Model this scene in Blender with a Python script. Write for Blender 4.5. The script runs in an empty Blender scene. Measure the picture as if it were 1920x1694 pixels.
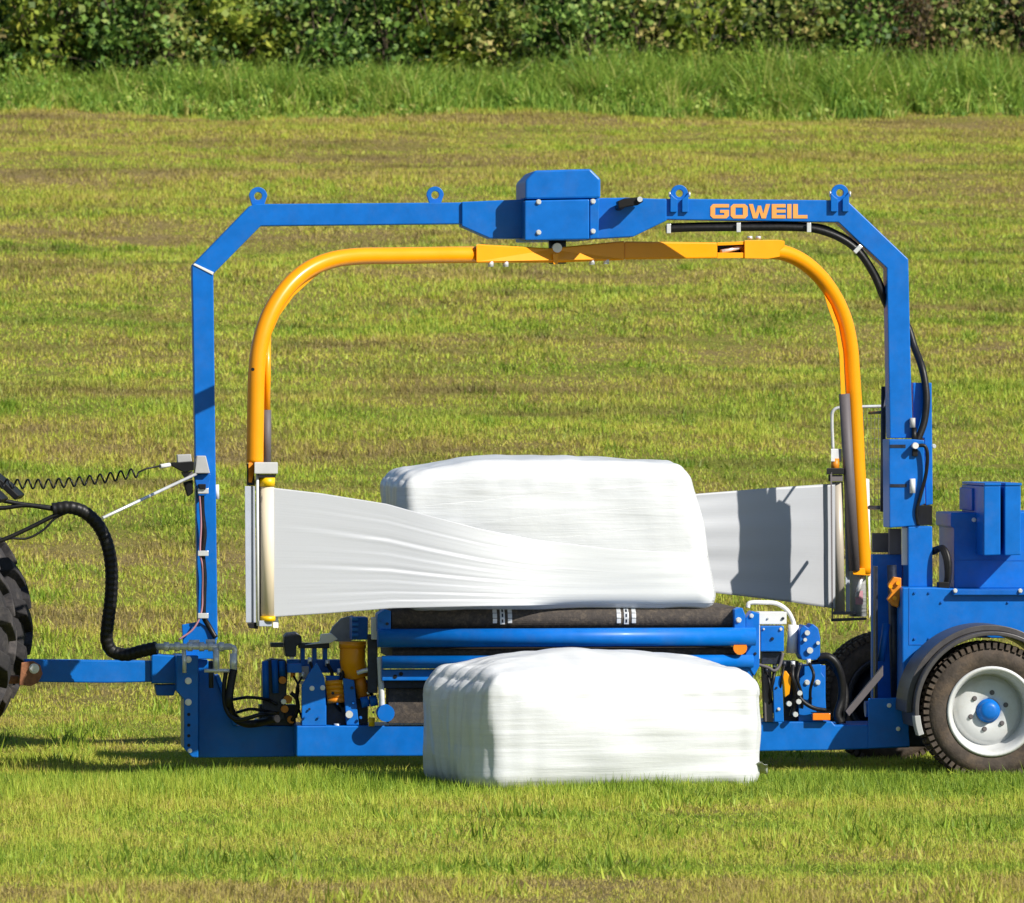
import bpy, bmesh, math, random
import numpy as np
from mathutils import Vector, Matrix, noise
from mathutils.bvhtree import BVHTree

random.seed(7)
rng = np.random.default_rng(11)
scene = bpy.context.scene
COL = scene.collection
R = math.radians

# ------------------------------------------------------------------ camera
VIEW = R(5.7)                     # the camera stands a little to the left of square-on
DIST, FPX = 40.0, 12000.0         # metres to the arch, focal length in 1920-px units
CAMH, HORIZ = 2.25, 770.0
TGT = Vector((0.0, 0.5, CAMH - (847 - HORIZ) / FPX * DIST))
CPOS = Vector((-math.sin(VIEW) * DIST, 0.5 - math.cos(VIEW) * DIST, CAMH))
cam = bpy.data.cameras.new('camera')
cam_o = bpy.data.objects.new('camera', cam)
COL.objects.link(cam_o)
cam.sensor_width = 36
cam.lens = 36 * FPX / 1920
cam.clip_end = 2000
cam.clip_start = 0.5
cam_o.location = CPOS
fwd = (TGT - CPOS).normalized()
cam_o.rotation_euler = fwd.to_track_quat('-Z', 'Y').to_euler()
cam.dof.use_dof = True
cam.dof.focus_distance = 39.6
cam.dof.aperture_fstop = 9
scene.camera = cam_o
RIGHT = fwd.cross(Vector((0, 0, 1))).normalized()
UP = RIGHT.cross(fwd).normalized()

# ------------------------------------------------------------------ sky, sun, exposure
SUN = Vector((0.59, -0.55, 0.60)).normalized()      # towards the sun
world = bpy.data.worlds.new('World')
scene.world = world
world.use_nodes = True
wn = world.node_tree
bg = wn.nodes['Background']
sky = wn.nodes.new('ShaderNodeTexSky')
sky.sky_type = 'NISHITA'
sky.sun_disc = False
sky.air_density = 1.15
sky.dust_density = 0.25
sky.ozone_density = 3.5
sky.sun_elevation = math.asin(SUN.z)
sky.sun_rotation = math.atan2(SUN.x, SUN.y)
wn.links.new(sky.outputs[0], bg.inputs[0])
bg.inputs[1].default_value = 0.07
sl = bpy.data.lights.new('sun', 'SUN')
sl.energy = 5.0
sl.angle = R(0.55)
sl.color = (1.0, 0.95, 0.86)
sun_o = bpy.data.objects.new('sun', sl)
COL.objects.link(sun_o)
sun_o.rotation_euler = SUN.to_track_quat('Z', 'Y').to_euler()
sun_o.location = (10, -10, 20)
vs = scene.view_settings
vs.view_transform = 'Standard'
vs.look = 'None'
vs.gamma = 1
vs.exposure = 0.34
vs.use_curve_mapping = False

# ------------------------------------------------------------------ pixel -> place
def ray(px, py):
    return (fwd + RIGHT * ((px - 960) / FPX) - UP * ((py - 847) / FPX))

def P(px, py, Y):
    d = ray(px, py)
    return CPOS + d * ((Y - CPOS.y) / d.y)

AX = P(1045, 465, 0.5)                         # vertical axis the two arms turn about
ARM_L, ARM_R = R(33.0), R(28.0)               # how far each arm is swung round it
def PA(px, py, off=0.0):                       # a point in the arms' vertical plane
    A = ARM_L if px < 1045 else ARM_R
    n = Vector((-math.sin(A), math.cos(A), 0))
    p0 = AX + n * off
    d = ray(px, py)
    return CPOS + d * ((p0 - CPOS).dot(n) / d.dot(n))

def px_m(n, Y=0.5):
    return n * (Y - CPOS.y) / math.cos(VIEW) / FPX

# ------------------------------------------------------------------ ground height
SLOPE = 0.127
def gz(Y):
    Y = np.asarray(Y, dtype=float)
    t = np.clip((Y - 1.5) / 9.0, 0, 1)
    z = SLOPE * 9.0 * (t ** 3 - t ** 4 / 2)
    z = z + SLOPE * np.clip(Y - 10.5, 0, 95)
    return z

def gbump(X, Y):
    X = np.asarray(X, dtype=float); Y = np.asarray(Y, dtype=float)
    k = np.clip((np.asarray(Y) - 2.5) / 6, 0, 1)
    return k * (0.035 * np.sin(X * 0.7 + Y * 0.9) + 0.03 * np.sin(X * 0.83 - Y * 0.7 + 1)
                + 0.016 * np.sin(X * 1.9 + 2.3 * np.sin(Y * .61) + Y * 1.7) * np.sin(Y * 1.13 + 1.7 * np.sin(X * .47) + .6))

# ------------------------------------------------------------------ materials
def nt(name):
    m = bpy.data.materials.new(name)
    m.use_nodes = True
    n = m.node_tree
    b = n.nodes['Principled BSDF']
    return m, n, b

def setp(b, **k):
    for key, v in k.items():
        b.inputs[key.replace('_', ' ')].default_value = v

def surf(name, col, rough=0.45, metal=0.0, var=0.12, scale=9.0, bump=0.0, bscale=60.0, dust=0.0, dustcol=(0.28, 0.22, 0.13), stretch=None, spec=0.5, coat=0.0, dscale=3.3):
    m, n, b = nt(name)
    tc = n.nodes.new('ShaderNodeNewGeometry')
    src = tc.outputs['Position']
    if stretch:
        mp = n.nodes.new('ShaderNodeMapping')
        mp.inputs['Scale'].default_value = stretch
        n.links.new(src, mp.inputs[0])
        src = mp.outputs[0]
    no = n.nodes.new('ShaderNodeTexNoise')
    no.inputs['Scale'].default_value = scale
    no.inputs['Detail'].default_value = 6
    no.inputs['Roughness'].default_value = 0.65
    n.links.new(src, no.inputs['Vector'])
    r = n.nodes.new('ShaderNodeValToRGB')
    r.color_ramp.elements[0].position = 0.3
    r.color_ramp.elements[1].position = 0.72
    r.color_ramp.elements[0].color = tuple(c * (1 - var) for c in col) + (1,)
    r.color_ramp.elements[1].color = tuple(min(1, c * (1 + var)) for c in col) + (1,)
    n.links.new(no.outputs['Fac'], r.inputs[0])
    out = r.outputs[0]
    if dust:
        n2 = n.nodes.new('ShaderNodeTexNoise')
        n2.inputs['Scale'].default_value = dscale
        n2.inputs['Detail'].default_value = 9
        n2.inputs['Roughness'].default_value = 0.75
        n.links.new(tc.outputs['Position'], n2.inputs['Vector'])
        r2 = n.nodes.new('ShaderNodeValToRGB')
        r2.color_ramp.elements[0].position = 0.48
        r2.color_ramp.elements[1].position = 0.8
        r2.color_ramp.elements[0].color = (0, 0, 0, 1)
        r2.color_ramp.elements[1].color = (dust, dust, dust, 1)
        n.links.new(n2.outputs['Fac'], r2.inputs[0])
        mx = n.nodes.new('ShaderNodeMixRGB')
        mx.inputs[2].default_value = dustcol + (1,)
        n.links.new(r2.outputs[0], mx.inputs[0])
        n.links.new(out, mx.inputs[1])
        out = mx.outputs[0]
    n.links.new(out, b.inputs['Base Color'])
    mr = n.nodes.new('ShaderNodeMapRange')
    mr.inputs[3].default_value = max(0.05, rough - 0.08)
    mr.inputs[4].default_value = min(1, rough + 0.12)
    n.links.new(no.outputs['Fac'], mr.inputs[0])
    n.links.new(mr.outputs[0], b.inputs['Roughness'])
    b.inputs['Metallic'].default_value = metal
    b.inputs['Specular IOR Level'].default_value = spec
    b.inputs['Coat Weight'].default_value = coat
    b.inputs['Coat Roughness'].default_value = 0.15
    if bump:
        nb = n.nodes.new('ShaderNodeTexNoise')
        nb.inputs['Scale'].default_value = bscale
        nb.inputs['Detail'].default_value = 4
        n.links.new(src, nb.inputs['Vector'])
        bp = n.nodes.new('ShaderNodeBump')
        bp.inputs['Strength'].default_value = bump
        bp.inputs['Distance'].default_value = 0.01
        n.links.new(nb.outputs['Fac'], bp.inputs['Height'])
        n.links.new(bp.outputs[0], b.inputs['Normal'])
    return m

BLUE = surf('blue_paint', (0.0003, 0.138, 0.53), 0.4, var=0.13, scale=7, bump=0.04, bscale=25, dust=0.09, dscale=6, spec=0.28, coat=0.05)
BLUED = surf('blue_paint_worn', (0.001, 0.115, 0.48), 0.48, var=0.15, scale=12, bump=0.05, dust=0.15, spec=0.3)
ORANGE = surf('orange_paint', (0.86, 0.325, 0.001), 0.32, var=0.05, scale=5, bump=0.02, bscale=20, dust=0.03, spec=0.35, coat=0.15)
ORANGED = surf('orange_paint_worn', (0.70, 0.23, 0.004), 0.48, var=0.2, scale=22, bump=0.1, dust=0.3, dustcol=(0.12, 0.07, 0.03))
LETTER = surf('letter_orange', (0.85, 0.36, 0.08), 0.5, var=0.08)
YELLOW = surf('yellow_plastic', (0.85, 0.52, 0.0), 0.4, var=0.08)
BLACK = surf('black_rubber_hose', (0.009, 0.009, 0.010), 0.42, var=0.3, scale=30, bump=0.1, dust=0.06, spec=0.3)
BLACKP = surf('black_plastic', (0.009, 0.009, 0.010), 0.5, var=0.3, bump=0.05, spec=0.25)
GUARD = surf('smoky_guard_plastic', (0.30, 0.31, 0.31), 0.4, var=0.2, scale=15, dust=0.2)
GREY = surf('grey_plastic', (0.42, 0.42, 0.42), 0.5, var=0.08, dust=0.1)
SLEEVE = surf('grey_sleeve', (0.115, 0.10, 0.105), 0.6, var=0.1, scale=20)
PLATE = surf('grey_blue_plate', (0.33, 0.36, 0.43), 0.45, var=0.06)
STEEL = surf('zinc_steel', (0.72, 0.73, 0.74), 0.28, metal=0.35, var=0.1, scale=20)
ALU = surf('alu_roller', (0.50, 0.44, 0.36), 0.4, metal=0.1, var=0.08, stretch=(6, 6, 0.4))
CREAM = surf('cream_roller', (0.78, 0.66, 0.48), 0.5, var=0.05, stretch=(6, 6, 0.4))
WHITEP = surf('white_metal', (0.72, 0.72, 0.71), 0.4, var=0.06, dust=0.12)
DARK = surf('dark_oily_metal_and_rim_shade', (0.016, 0.022, 0.042), 0.42, metal=0.2, var=0.5, scale=30, bump=0.1, dust=0.25, dustcol=(0.09, 0.07, 0.05))
RUST = surf('rusty_steel', (0.30, 0.12, 0.055), 0.7, var=0.35, scale=40, bump=0.2)
BELT = surf('black_belt', (0.058, 0.048, 0.042), 0.75, var=0.3, scale=60, bump=0.25, bscale=90, dust=0.55, dustcol=(0.26, 0.20, 0.14), dscale=28, spec=0.3)
TYRE = surf('muddy_tyre', (0.075, 0.060, 0.050), 0.9, var=0.35, scale=14, bump=0.3, bscale=70, dust=0.85, dustcol=(0.21, 0.145, 0.095), spec=0.2, dscale=5)
TRTYRE = surf('tractor_tyre_rubber', (0.032, 0.030, 0.032), 0.8, var=0.35, scale=9, bump=0.35, bscale=40, dust=0.9, dustcol=(0.15, 0.13, 0.118), spec=0.25, dscale=4)
FENDER = surf('fender_plastic', (0.065, 0.06, 0.062), 0.42, var=0.25, scale=12, dust=0.3, dustcol=(0.17, 0.13, 0.1))
RIM = surf('rim_paint', (0.60, 0.61, 0.61), 0.38, var=0.08, dust=0.5, dscale=9)
AMBER = surf('amber_reflector', (0.9, 0.22, 0.01), 0.25, var=0.05, coat=0.6)
CABLE = surf('pink_wire', (0.42, 0.20, 0.24), 0.5)
TRGREEN = surf('tractor_body_grey', (0.06, 0.065, 0.07), 0.45, dust=0.25)

def wrap_material():
    m, n, b = nt('white_bale_wrap')
    tc = n.nodes.new('ShaderNodeTexCoord')
    mp = n.nodes.new('ShaderNodeMapping')
    mp.inputs['Scale'].default_value = (1.1, 1.1, 22)
    n.links.new(tc.outputs['Object'], mp.inputs[0])
    no = n.nodes.new('ShaderNodeTexNoise')
    no.inputs['Scale'].default_value = 1.7
    no.inputs['Detail'].default_value = 7
    no.inputs['Roughness'].default_value = 0.62
    no.inputs['Distortion'].default_value = 0.35
    n.links.new(mp.outputs[0], no.inputs['Vector'])
    n3 = n.nodes.new('ShaderNodeTexNoise')
    n3.inputs['Scale'].default_value = 9
    n3.inputs['Detail'].default_value = 5
    n.links.new(tc.outputs['Object'], n3.inputs['Vector'])
    ad = n.nodes.new('ShaderNodeMath')
    ad.operation = 'ADD'
    n.links.new(no.outputs['Fac'], ad.inputs[0])
    n.links.new(n3.outputs['Fac'], ad.inputs[1])
    mw = n.nodes.new('ShaderNodeMapping')
    mw.inputs['Rotation'].default_value = (0.0, 0.10, 0.0)
    n.links.new(tc.outputs['Object'], mw.inputs[0])
    wv = n.nodes.new('ShaderNodeTexWave')
    wv.bands_direction = 'Z'
    wv.wave_profile = 'SAW'
    wv.inputs['Scale'].default_value = 2.3
    wv.inputs['Distortion'].default_value = 1.6
    wv.inputs['Detail'].default_value = 3
    wv.inputs['Detail Scale'].default_value = 0.8
    n.links.new(mw.outputs[0], wv.inputs['Vector'])
    wm = n.nodes.new('ShaderNodeMath'); wm.operation = 'MULTIPLY_ADD'
    n.links.new(wv.outputs['Fac'], wm.inputs[0]); wm.inputs[1].default_value = 0.45
    n.links.new(ad.outputs[0], wm.inputs[2])
    bp = n.nodes.new('ShaderNodeBump')
    bp.inputs['Strength'].default_value = 0.32
    bp.inputs['Distance'].default_value = 0.010
    n.links.new(wm.outputs[0], bp.inputs['Height'])
    n.links.new(bp.outputs[0], b.inputs['Normal'])
    r = n.nodes.new('ShaderNodeValToRGB')
    r.color_ramp.elements[0].color = (0.61, 0.625, 0.64, 1)
    r.color_ramp.elements[1].color = (0.655, 0.67, 0.68, 1)
    r.color_ramp.elements[0].position = 0.35
    r.color_ramp.elements[1].position = 0.6
    n.links.new(no.outputs['Fac'], r.inputs[0])
    n.links.new(r.outputs[0], b.inputs['Base Color'])
    setp(b, Roughness=0.3)
    b.inputs['Specular IOR Level'].default_value = 0.45
    b.inputs['Subsurface Weight'].default_value = 0.0
    return m
WRAP = wrap_material()

def film_material(name, gather):
    m, n, b = nt(name)
    tc = n.nodes.new('ShaderNodeTexCoord')
    mp = n.nodes.new('ShaderNodeMapping')
    mp.inputs['Scale'].default_value = (1, 40, 1)
    n.links.new(tc.outputs['UV'], mp.inputs[0])
    no = n.nodes.new('ShaderNodeTexNoise')
    no.inputs['Scale'].default_value = 2.0
    no.inputs['Detail'].default_value = 6
    n.links.new(mp.outputs[0], no.inputs['Vector'])
    bp = n.nodes.new('ShaderNodeBump')
    bp.inputs['Strength'].default_value = 0.16
    bp.inputs['Distance'].default_value = 0.005
    n.links.new(no.outputs['Fac'], bp.inputs['Height'])
    n.links.new(bp.outputs[0], b.inputs['Normal'])
    setp(b, Roughness=0.35)
    sp = n.nodes.new('ShaderNodeSeparateXYZ')
    n.links.new(tc.outputs['UV'], sp.inputs[0])
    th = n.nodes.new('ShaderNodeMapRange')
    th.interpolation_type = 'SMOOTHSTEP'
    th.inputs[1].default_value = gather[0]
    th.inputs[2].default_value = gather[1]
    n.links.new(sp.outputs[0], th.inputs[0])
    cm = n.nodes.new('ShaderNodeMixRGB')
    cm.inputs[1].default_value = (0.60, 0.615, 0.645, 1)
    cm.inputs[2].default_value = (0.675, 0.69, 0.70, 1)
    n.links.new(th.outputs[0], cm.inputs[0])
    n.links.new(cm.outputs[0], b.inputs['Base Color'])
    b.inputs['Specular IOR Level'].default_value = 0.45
    tr = n.nodes.new('ShaderNodeBsdfTranslucent')
    tr.inputs[0].default_value = (0.56, 0.58, 0.615, 1)
    mx = n.nodes.new('ShaderNodeMixShader')
    fk = n.nodes.new('ShaderNodeMapRange')
    fk.inputs[3].default_value = 0.36
    fk.inputs[4].default_value = 0.0
    n.links.new(th.outputs[0], fk.inputs[0])
    n.links.new(fk.outputs[0], mx.inputs[0])
    n.links.new(b.outputs[0], mx.inputs[1])
    n.links.new(tr.outputs[0], mx.inputs[2])
    n.links.new(mx.outputs[0], n.nodes['Material Output'].inputs[0])
    return m
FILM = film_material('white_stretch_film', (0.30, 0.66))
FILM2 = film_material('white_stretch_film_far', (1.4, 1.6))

def foliage(name, stops, trans=0.3, attr='rnd', rough=0.55):
    """leaf colour from a per-leaf random value"""
    m, n, b = nt(name)
    at = n.nodes.new('ShaderNodeAttribute')
    at.attribute_name = attr
    r = n.nodes.new('ShaderNodeValToRGB')
    els = r.color_ramp.elements
    while len(els) < len(stops):
        els.new(0.5)
    for e, (p, c) in zip(els, stops):
        e.position = p
        e.color = c + (1,)
    n.links.new(at.outputs['Fac'], r.inputs[0])
    n.links.new(r.outputs[0], b.inputs['Base Color'])
    setp(b, Roughness=rough)
    b.inputs['Specular IOR Level'].default_value = 0.35
    tr = n.nodes.new('ShaderNodeBsdfTranslucent')
    n.links.new(r.outputs[0], tr.inputs[0])
    mx = n.nodes.new('ShaderNodeMixShader')
    mx.inputs[0].default_value = trans
    n.links.new(b.outputs[0], mx.inputs[1])
    n.links.new(tr.outputs[0], mx.inputs[2])
    n.links.new(mx.outputs[0], n.nodes['Material Output'].inputs[0])
    return m

def field_nodes(n):
    """green <-> dry, in long mowing swaths across the slope plus patches; returns a 0..1 socket (0 dry, 1 green)"""
    g = n.nodes.new('ShaderNodeNewGeometry')
    def nz(scale, vec, detail=4, rough=0.6):
        mp = n.nodes.new('ShaderNodeMapping')
        mp.inputs['Scale'].default_value = vec
        n.links.new(g.outputs['Position'], mp.inputs[0])
        t = n.nodes.new('ShaderNodeTexNoise')
        t.inputs['Scale'].default_value = scale
        t.inputs['Detail'].default_value = detail
        t.inputs['Roughness'].default_value = rough
        n.links.new(mp.outputs[0], t.inputs['Vector'])
        return t.outputs['Fac']
    a = nz(1.0, (0.045, 0.40, 0), 4, 0.65)
    c = nz(1.0, (0.55, 0.42, 0), 5, 0.7)
    d = nz(1.0, (4.0, 1.3, 0), 5, 0.75)
    def mul(s, k):
        q = n.nodes.new('ShaderNodeMath'); q.operation = 'MULTIPLY'
        n.links.new(s, q.inputs[0]); q.inputs[1].default_value = k
        return q.outputs[0]
    def add(s, t):
        q = n.nodes.new('ShaderNodeMath'); q.operation = 'ADD'
        n.links.new(s, q.inputs[0]); n.links.new(t, q.inputs[1])
        return q.outputs[0]
    s = add(add(mul(a, 1.35), mul(c, 0.6)), mul(d, 0.75))
    mr = n.nodes.new('ShaderNodeMapRange')
    mr.inputs[1].default_value = 1.10
    mr.inputs[2].default_value = 1.58
    n.links.new(s, mr.inputs[0])
    # the strip in front of the long grass and the strip nearest the photographer are drier
    sx = n.nodes.new('ShaderNodeSeparateXYZ')
    n.links.new(g.outputs['Position'], sx.inputs[0])
    cr = n.nodes.new('ShaderNodeMapRange')
    cr.inputs[1].default_value = -20
    cr.inputs[2].default_value = 70
    n.links.new(sx.outputs[1], cr.inputs[0])
    rp = n.nodes.new('ShaderNodeValToRGB')
    els = rp.color_ramp.elements
    pts = [(-20, .12), (-9.6, .16), (-7.8, .58), (-5, .68), (-2, .74), (3, .56), (9, .44), (16, .52), (24, .44), (31, .52), (38, .42), (43, .40), (52, .26), (62, .24)]
    while len(els) < len(pts):
        els.new(0.5)
    for e, (y, v) in zip(els, pts):
        e.position = (y + 20) / 90
        e.color = (v, v, v, 1)
    n.links.new(cr.outputs[0], rp.inputs[0])
    sm = n.nodes.new('ShaderNodeMath'); sm.operation = 'ADD'
    n.links.new(mr.outputs[0], sm.inputs[0]); n.links.new(rp.outputs[0], sm.inputs[1])
    o = n.nodes.new('ShaderNodeMath'); o.operation = 'SUBTRACT'; o.use_clamp = True
    n.links.new(sm.outputs[0], o.inputs[0]); o.inputs[1].default_value = 0.5
    return o.outputs[0]

def ramp(n, fac, stops):
    r = n.nodes.new('ShaderNodeValToRGB')
    els = r.color_ramp.elements
    while len(els) < len(stops):
        els.new(0.5)
    for e, (p, c) in zip(els, stops):
        e.position = p
        e.color = c + (1,)
    n.links.new(fac, r.inputs[0])
    return r.outputs[0]

def mown_material():
    m, n, b = nt('mown_grass_blades')
    green = field_nodes(n)
    at = n.nodes.new('ShaderNodeAttribute')
    at.attribute_name = 'rnd'
    # shift the patch value by each blade's own value
    q = n.nodes.new('ShaderNodeMath'); q.operation = 'MULTIPLY_ADD'
    n.links.new(at.outputs['Fac'], q.inputs[0]); q.inputs[1].default_value = 0.9
    w = n.nodes.new('ShaderNodeMath'); w.operation = 'ADD'
    n.links.new(green, w.inputs[0]); w.inputs[1].default_value = -0.45
    n.links.new(w.outputs[0], q.inputs[2])
    col = ramp(n, q.outputs[0], [(0.0, (0.42, 0.34, 0.11)), (0.14, (0.49, 0.41, 0.095)), (0.34, (0.52, 0.52, 0.075)), (0.62, (0.43, 0.52, 0.060)), (0.85, (0.30, 0.43, 0.042)), (1.0, (0.16, 0.26, 0.020))])
    # thin brown lines of thatch left along the swaths on the slope
    g2 = n.nodes.new('ShaderNodeNewGeometry')
    mp2 = n.nodes.new('ShaderNodeMapping')
    mp2.inputs['Scale'].default_value = (0.20, 0.85, 0)
    n.links.new(g2.outputs['Position'], mp2.inputs[0])
    t2 = n.nodes.new('ShaderNodeTexNoise')
    t2.inputs['Scale'].default_value = 1.0
    t2.inputs['Detail'].default_value = 7
    t2.inputs['Roughness'].default_value = 0.72
    n.links.new(mp2.outputs[0], t2.inputs['Vector'])
    sxy = n.nodes.new('ShaderNodeSeparateXYZ')
    n.links.new(g2.outputs['Position'], sxy.inputs[0])
    ms = n.nodes.new('ShaderNodeMapRange')
    ms.inputs[1].default_value = 1.0
    ms.inputs[2].default_value = 10.0
    ms.inputs[3].default_value = 0.15
    ms.inputs[4].default_value = 0.92
    n.links.new(sxy.outputs[1], ms.inputs[0])
    tr2 = ramp(n, t2.outputs['Fac'], [(0.50, (0, 0, 0)), (0.64, (1, 1, 1))])
    fm = n.nodes.new('ShaderNodeMath'); fm.operation = 'MULTIPLY'
    n.links.new(tr2, fm.inputs[0]); n.links.new(ms.outputs[0], fm.inputs[1])
    bm_ = n.nodes.new('ShaderNodeMixRGB')
    bm_.inputs[2].default_value = (0.20, 0.15, 0.06, 1)
    n.links.new(fm.outputs[0], bm_.inputs[0])
    n.links.new(col, bm_.inputs[1])
    col = bm_.outputs[0]
    n.links.new(col, b.inputs['Base Color'])
    setp(b, Roughness=0.55)
    b.inputs['Specular IOR Level'].default_value = 0.3
    tr = n.nodes.new('ShaderNodeBsdfTranslucent')
    n.links.new(col, tr.inputs[0])
    mx = n.nodes.new('ShaderNodeMixShader')
    mx.inputs[0].default_value = 0.3
    n.links.new(b.outputs[0], mx.inputs[1])
    n.links.new(tr.outputs[0], mx.inputs[2])
    n.links.new(mx.outputs[0], n.nodes['Material Output'].inputs[0])
    return m
MOWN = mown_material()

def ground_material():
    m, n, b = nt('field_soil_and_thatch')
    green = field_nodes(n)
    col = ramp(n, green, [(0.0, (0.29, 0.22, 0.10)), (0.35, (0.30, 0.25, 0.08)), (1.0, (0.24, 0.26, 0.045))])
    g = n.nodes.new('ShaderNodeNewGeometry')
    t = n.nodes.new('ShaderNodeTexNoise')
    t.inputs['Scale'].default_value = 16
    t.inputs['Detail'].default_value = 8
    t.inputs['Roughness'].default_value = 0.8
    n.links.new(g.outputs['Position'], t.inputs['Vector'])
    mx = n.nodes.new('ShaderNodeMixRGB')
    mx.blend_type = 'MULTIPLY'
    mx.inputs[0].default_value = 0.8
    rr = ramp(n, t.outputs['Fac'], [(0.3, (0.35, 0.33, 0.3)), (0.7, (1, 1, 1))])
    n.links.new(col, mx.inputs[1])
    n.links.new(rr, mx.inputs[2])
    n.links.new(mx.outputs[0], b.inputs['Base Color'])
    setp(b, Roughness=0.9)
    b.inputs['Specular IOR Level'].default_value = 0.1
    bp = n.nodes.new('ShaderNodeBump')
    bp.inputs['Strength'].default_value = 0.8
    bp.inputs['Distance'].default_value = 0.03
    n.links.new(t.outputs['Fac'], bp.inputs['Height'])
    n.links.new(bp.outputs[0], b.inputs['Normal'])
    return m
GROUND = ground_material()
BARK = surf('shrub_bark', (0.085, 0.06, 0.04), 0.85, var=0.4, scale=20, bump=0.4, bscale=40)

# ------------------------------------------------------------------ mesh building
WLOC = {}          # world position of each object's origin while building
MESHED = {}

class MB:
    def __init__(self):
        self.bm = bmesh.new()
    def poly(self, front, back, smooth=False):
        bm = self.bm
        f = [bm.verts.new(v) for v in front]
        k = [bm.verts.new(v) for v in back]
        n = len(f)
        bm.faces.new(f)
        bm.faces.new(k[::-1])
        for i in range(n):
            fc = bm.faces.new((f[i], k[i], k[(i + 1) % n], f[(i + 1) % n]))
            fc.smooth = smooth
        return self
    def prism(self, pts, Y0, Y1):
        fr = [P(x, y, Y0) for x, y in pts]
        return self.poly(fr, [v + Vector((0, Y1 - Y0, 0)) for v in fr])
    def rect(self, x0, y0, x1, y1, Y0, Y1):
        return self.prism([(x0, y0), (x1, y0), (x1, y1), (x0, y1)], Y0, Y1)
    def aprism(self, pts, o0, o1):                 # prism in the arms' plane
        fr = [PA(x, y, o0) for x, y in pts]
        return self.poly(fr, [PA(x, y, o1) for x, y in pts])
    def ring_plate(self, cx, cy, ro, ri, foot, Y0, Y1, n=14):
        """lifting eye: round-topped plate with a hole and a straight foot"""
        out, inn = [], []
        for i in range(n + 1):
            a = math.pi * i / n
            out.append((cx - ro * math.cos(a), cy - ro * math.sin(a)))
            inn.append((cx - ri * math.cos(a), cy - ri * math.sin(a)))
        m = 6
        for i in range(1, m):
            a = math.pi + math.pi * i / m
            inn.append((cx - ri * math.cos(a), cy - ri * math.sin(a)))
            out.append((cx + ro - 2 * ro * i / m, cy + foot))
        out[n + 1:] = [(cx + ro - 2 * ro * i / m, cy + foot) for i in range(1, m)]
        bm = self.bm
        dv = Vector((0, Y1 - Y0, 0))
        lists = []
        for pts in (out, inn):
            f = [bm.verts.new(P(x, y, Y0)) for x, y in pts]
            k = [bm.verts.new(v.co + dv) for v in f]
            lists.append((f, k))
        (of, ok), (jf, jk) = lists
        c = len(of)
        for i in range(c):
            j = (i + 1) % c
            bm.faces.new((of[i], of[j], jf[j], jf[i]))
            bm.faces.new((ok[j], ok[i], jk[i], jk[j]))
            bm.faces.new((of[j], of[i], ok[i], ok[j]))
            bm.faces.new((jf[i], jf[j], jk[j], jk[i]))
        return self
    def box(self, c, size, rot=None):
        hx, hy, hz = size[0] / 2, size[1] / 2, size[2] / 2
        M = rot or Matrix.Identity(3)
        c = Vector(c)
        v = lambda x, y, z: c + M @ Vector((x * hx, y * hy, z * hz))
        fr = [v(-1, -1, -1), v(1, -1, -1), v(1, -1, 1), v(-1, -1, 1)]
        bk = [v(-1, 1, -1), v(1, 1, -1), v(1, 1, 1), v(-1, 1, 1)]
        return self.poly(fr, bk)
    def tube(self, pts, r, seg=12, step=None, wave=0.0, wl=0.03, curve=True, cap=True):
        pts = [Vector(p) for p in pts]
        if curve and len(pts) > 2:
            q = []
            ext = [pts[0] * 2 - pts[1]] + pts + [pts[-1] * 2 - pts[-2]]
            for i in range(1, len(ext) - 2):
                p0, p1, p2, p3 = ext[i - 1:i + 3]
                for k in range(8):
                    t = k / 8
                    q.append(0.5 * ((2 * p1) + (p2 - p0) * t + (2 * p0 - 5 * p1 + 4 * p2 - p3) * t * t + (3 * p1 - p0 - 3 * p2 + p3) * t ** 3))
            q.append(pts[-1])
            pts = q
        if step:
            q, acc = [pts[0]], 0.0
            for a, b in zip(pts, pts[1:]):
                L = (b - a).length
                s = step - acc
                while s < L:
                    q.append(a.lerp(b, s / L))
                    s += step
                acc = L - (s - step)
            q.append(pts[-1])
            pts = q
        bm = self.bm
        rings = []
        t0 = (pts[1] - pts[0]).normalized()
        u = t0.orthogonal().normalized()
        dist = 0
        for i, p in enumerate(pts):
            a = pts[max(0, i - 1)]
            b = pts[min(len(pts) - 1, i + 1)]
            t = (b - a)
            t = t.normalized() if t.length > 1e-9 else t0
            u = (u - t * u.dot(t)).normalized()
            w = t.cross(u)
            if i:
                dist += (p - pts[i - 1]).length
            rr = r[i] if isinstance(r, (list, tuple)) else r
            if wave:
                rr *= 1 + wave * math.sin(2 * math.pi * dist / wl)
            rings.append([bm.verts.new(p + (u * math.cos(2 * math.pi * k / seg) + w * math.sin(2 * math.pi * k / seg)) * rr) for k in range(seg)])
        for A, B in zip(rings, rings[1:]):
            for k in range(seg):
                f = bm.faces.new((A[k], A[(k + 1) % seg], B[(k + 1) % seg], B[k]))
                f.smooth = True
        if cap:
            bm.faces.new(rings[0][::-1])
            bm.faces.new(rings[-1])
        return self
    def cyl(self, a, b, r, seg=16):
        return self.tube([a, b], r, seg, curve=False)
    def ycyl(self, px, py, rpx, Y0, Y1, seg=18):
        a = P(px, py, Y0)
        return self.cyl(a, a + Vector((0, Y1 - Y0, 0)), px_m(rpx, Y0), seg)
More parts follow.
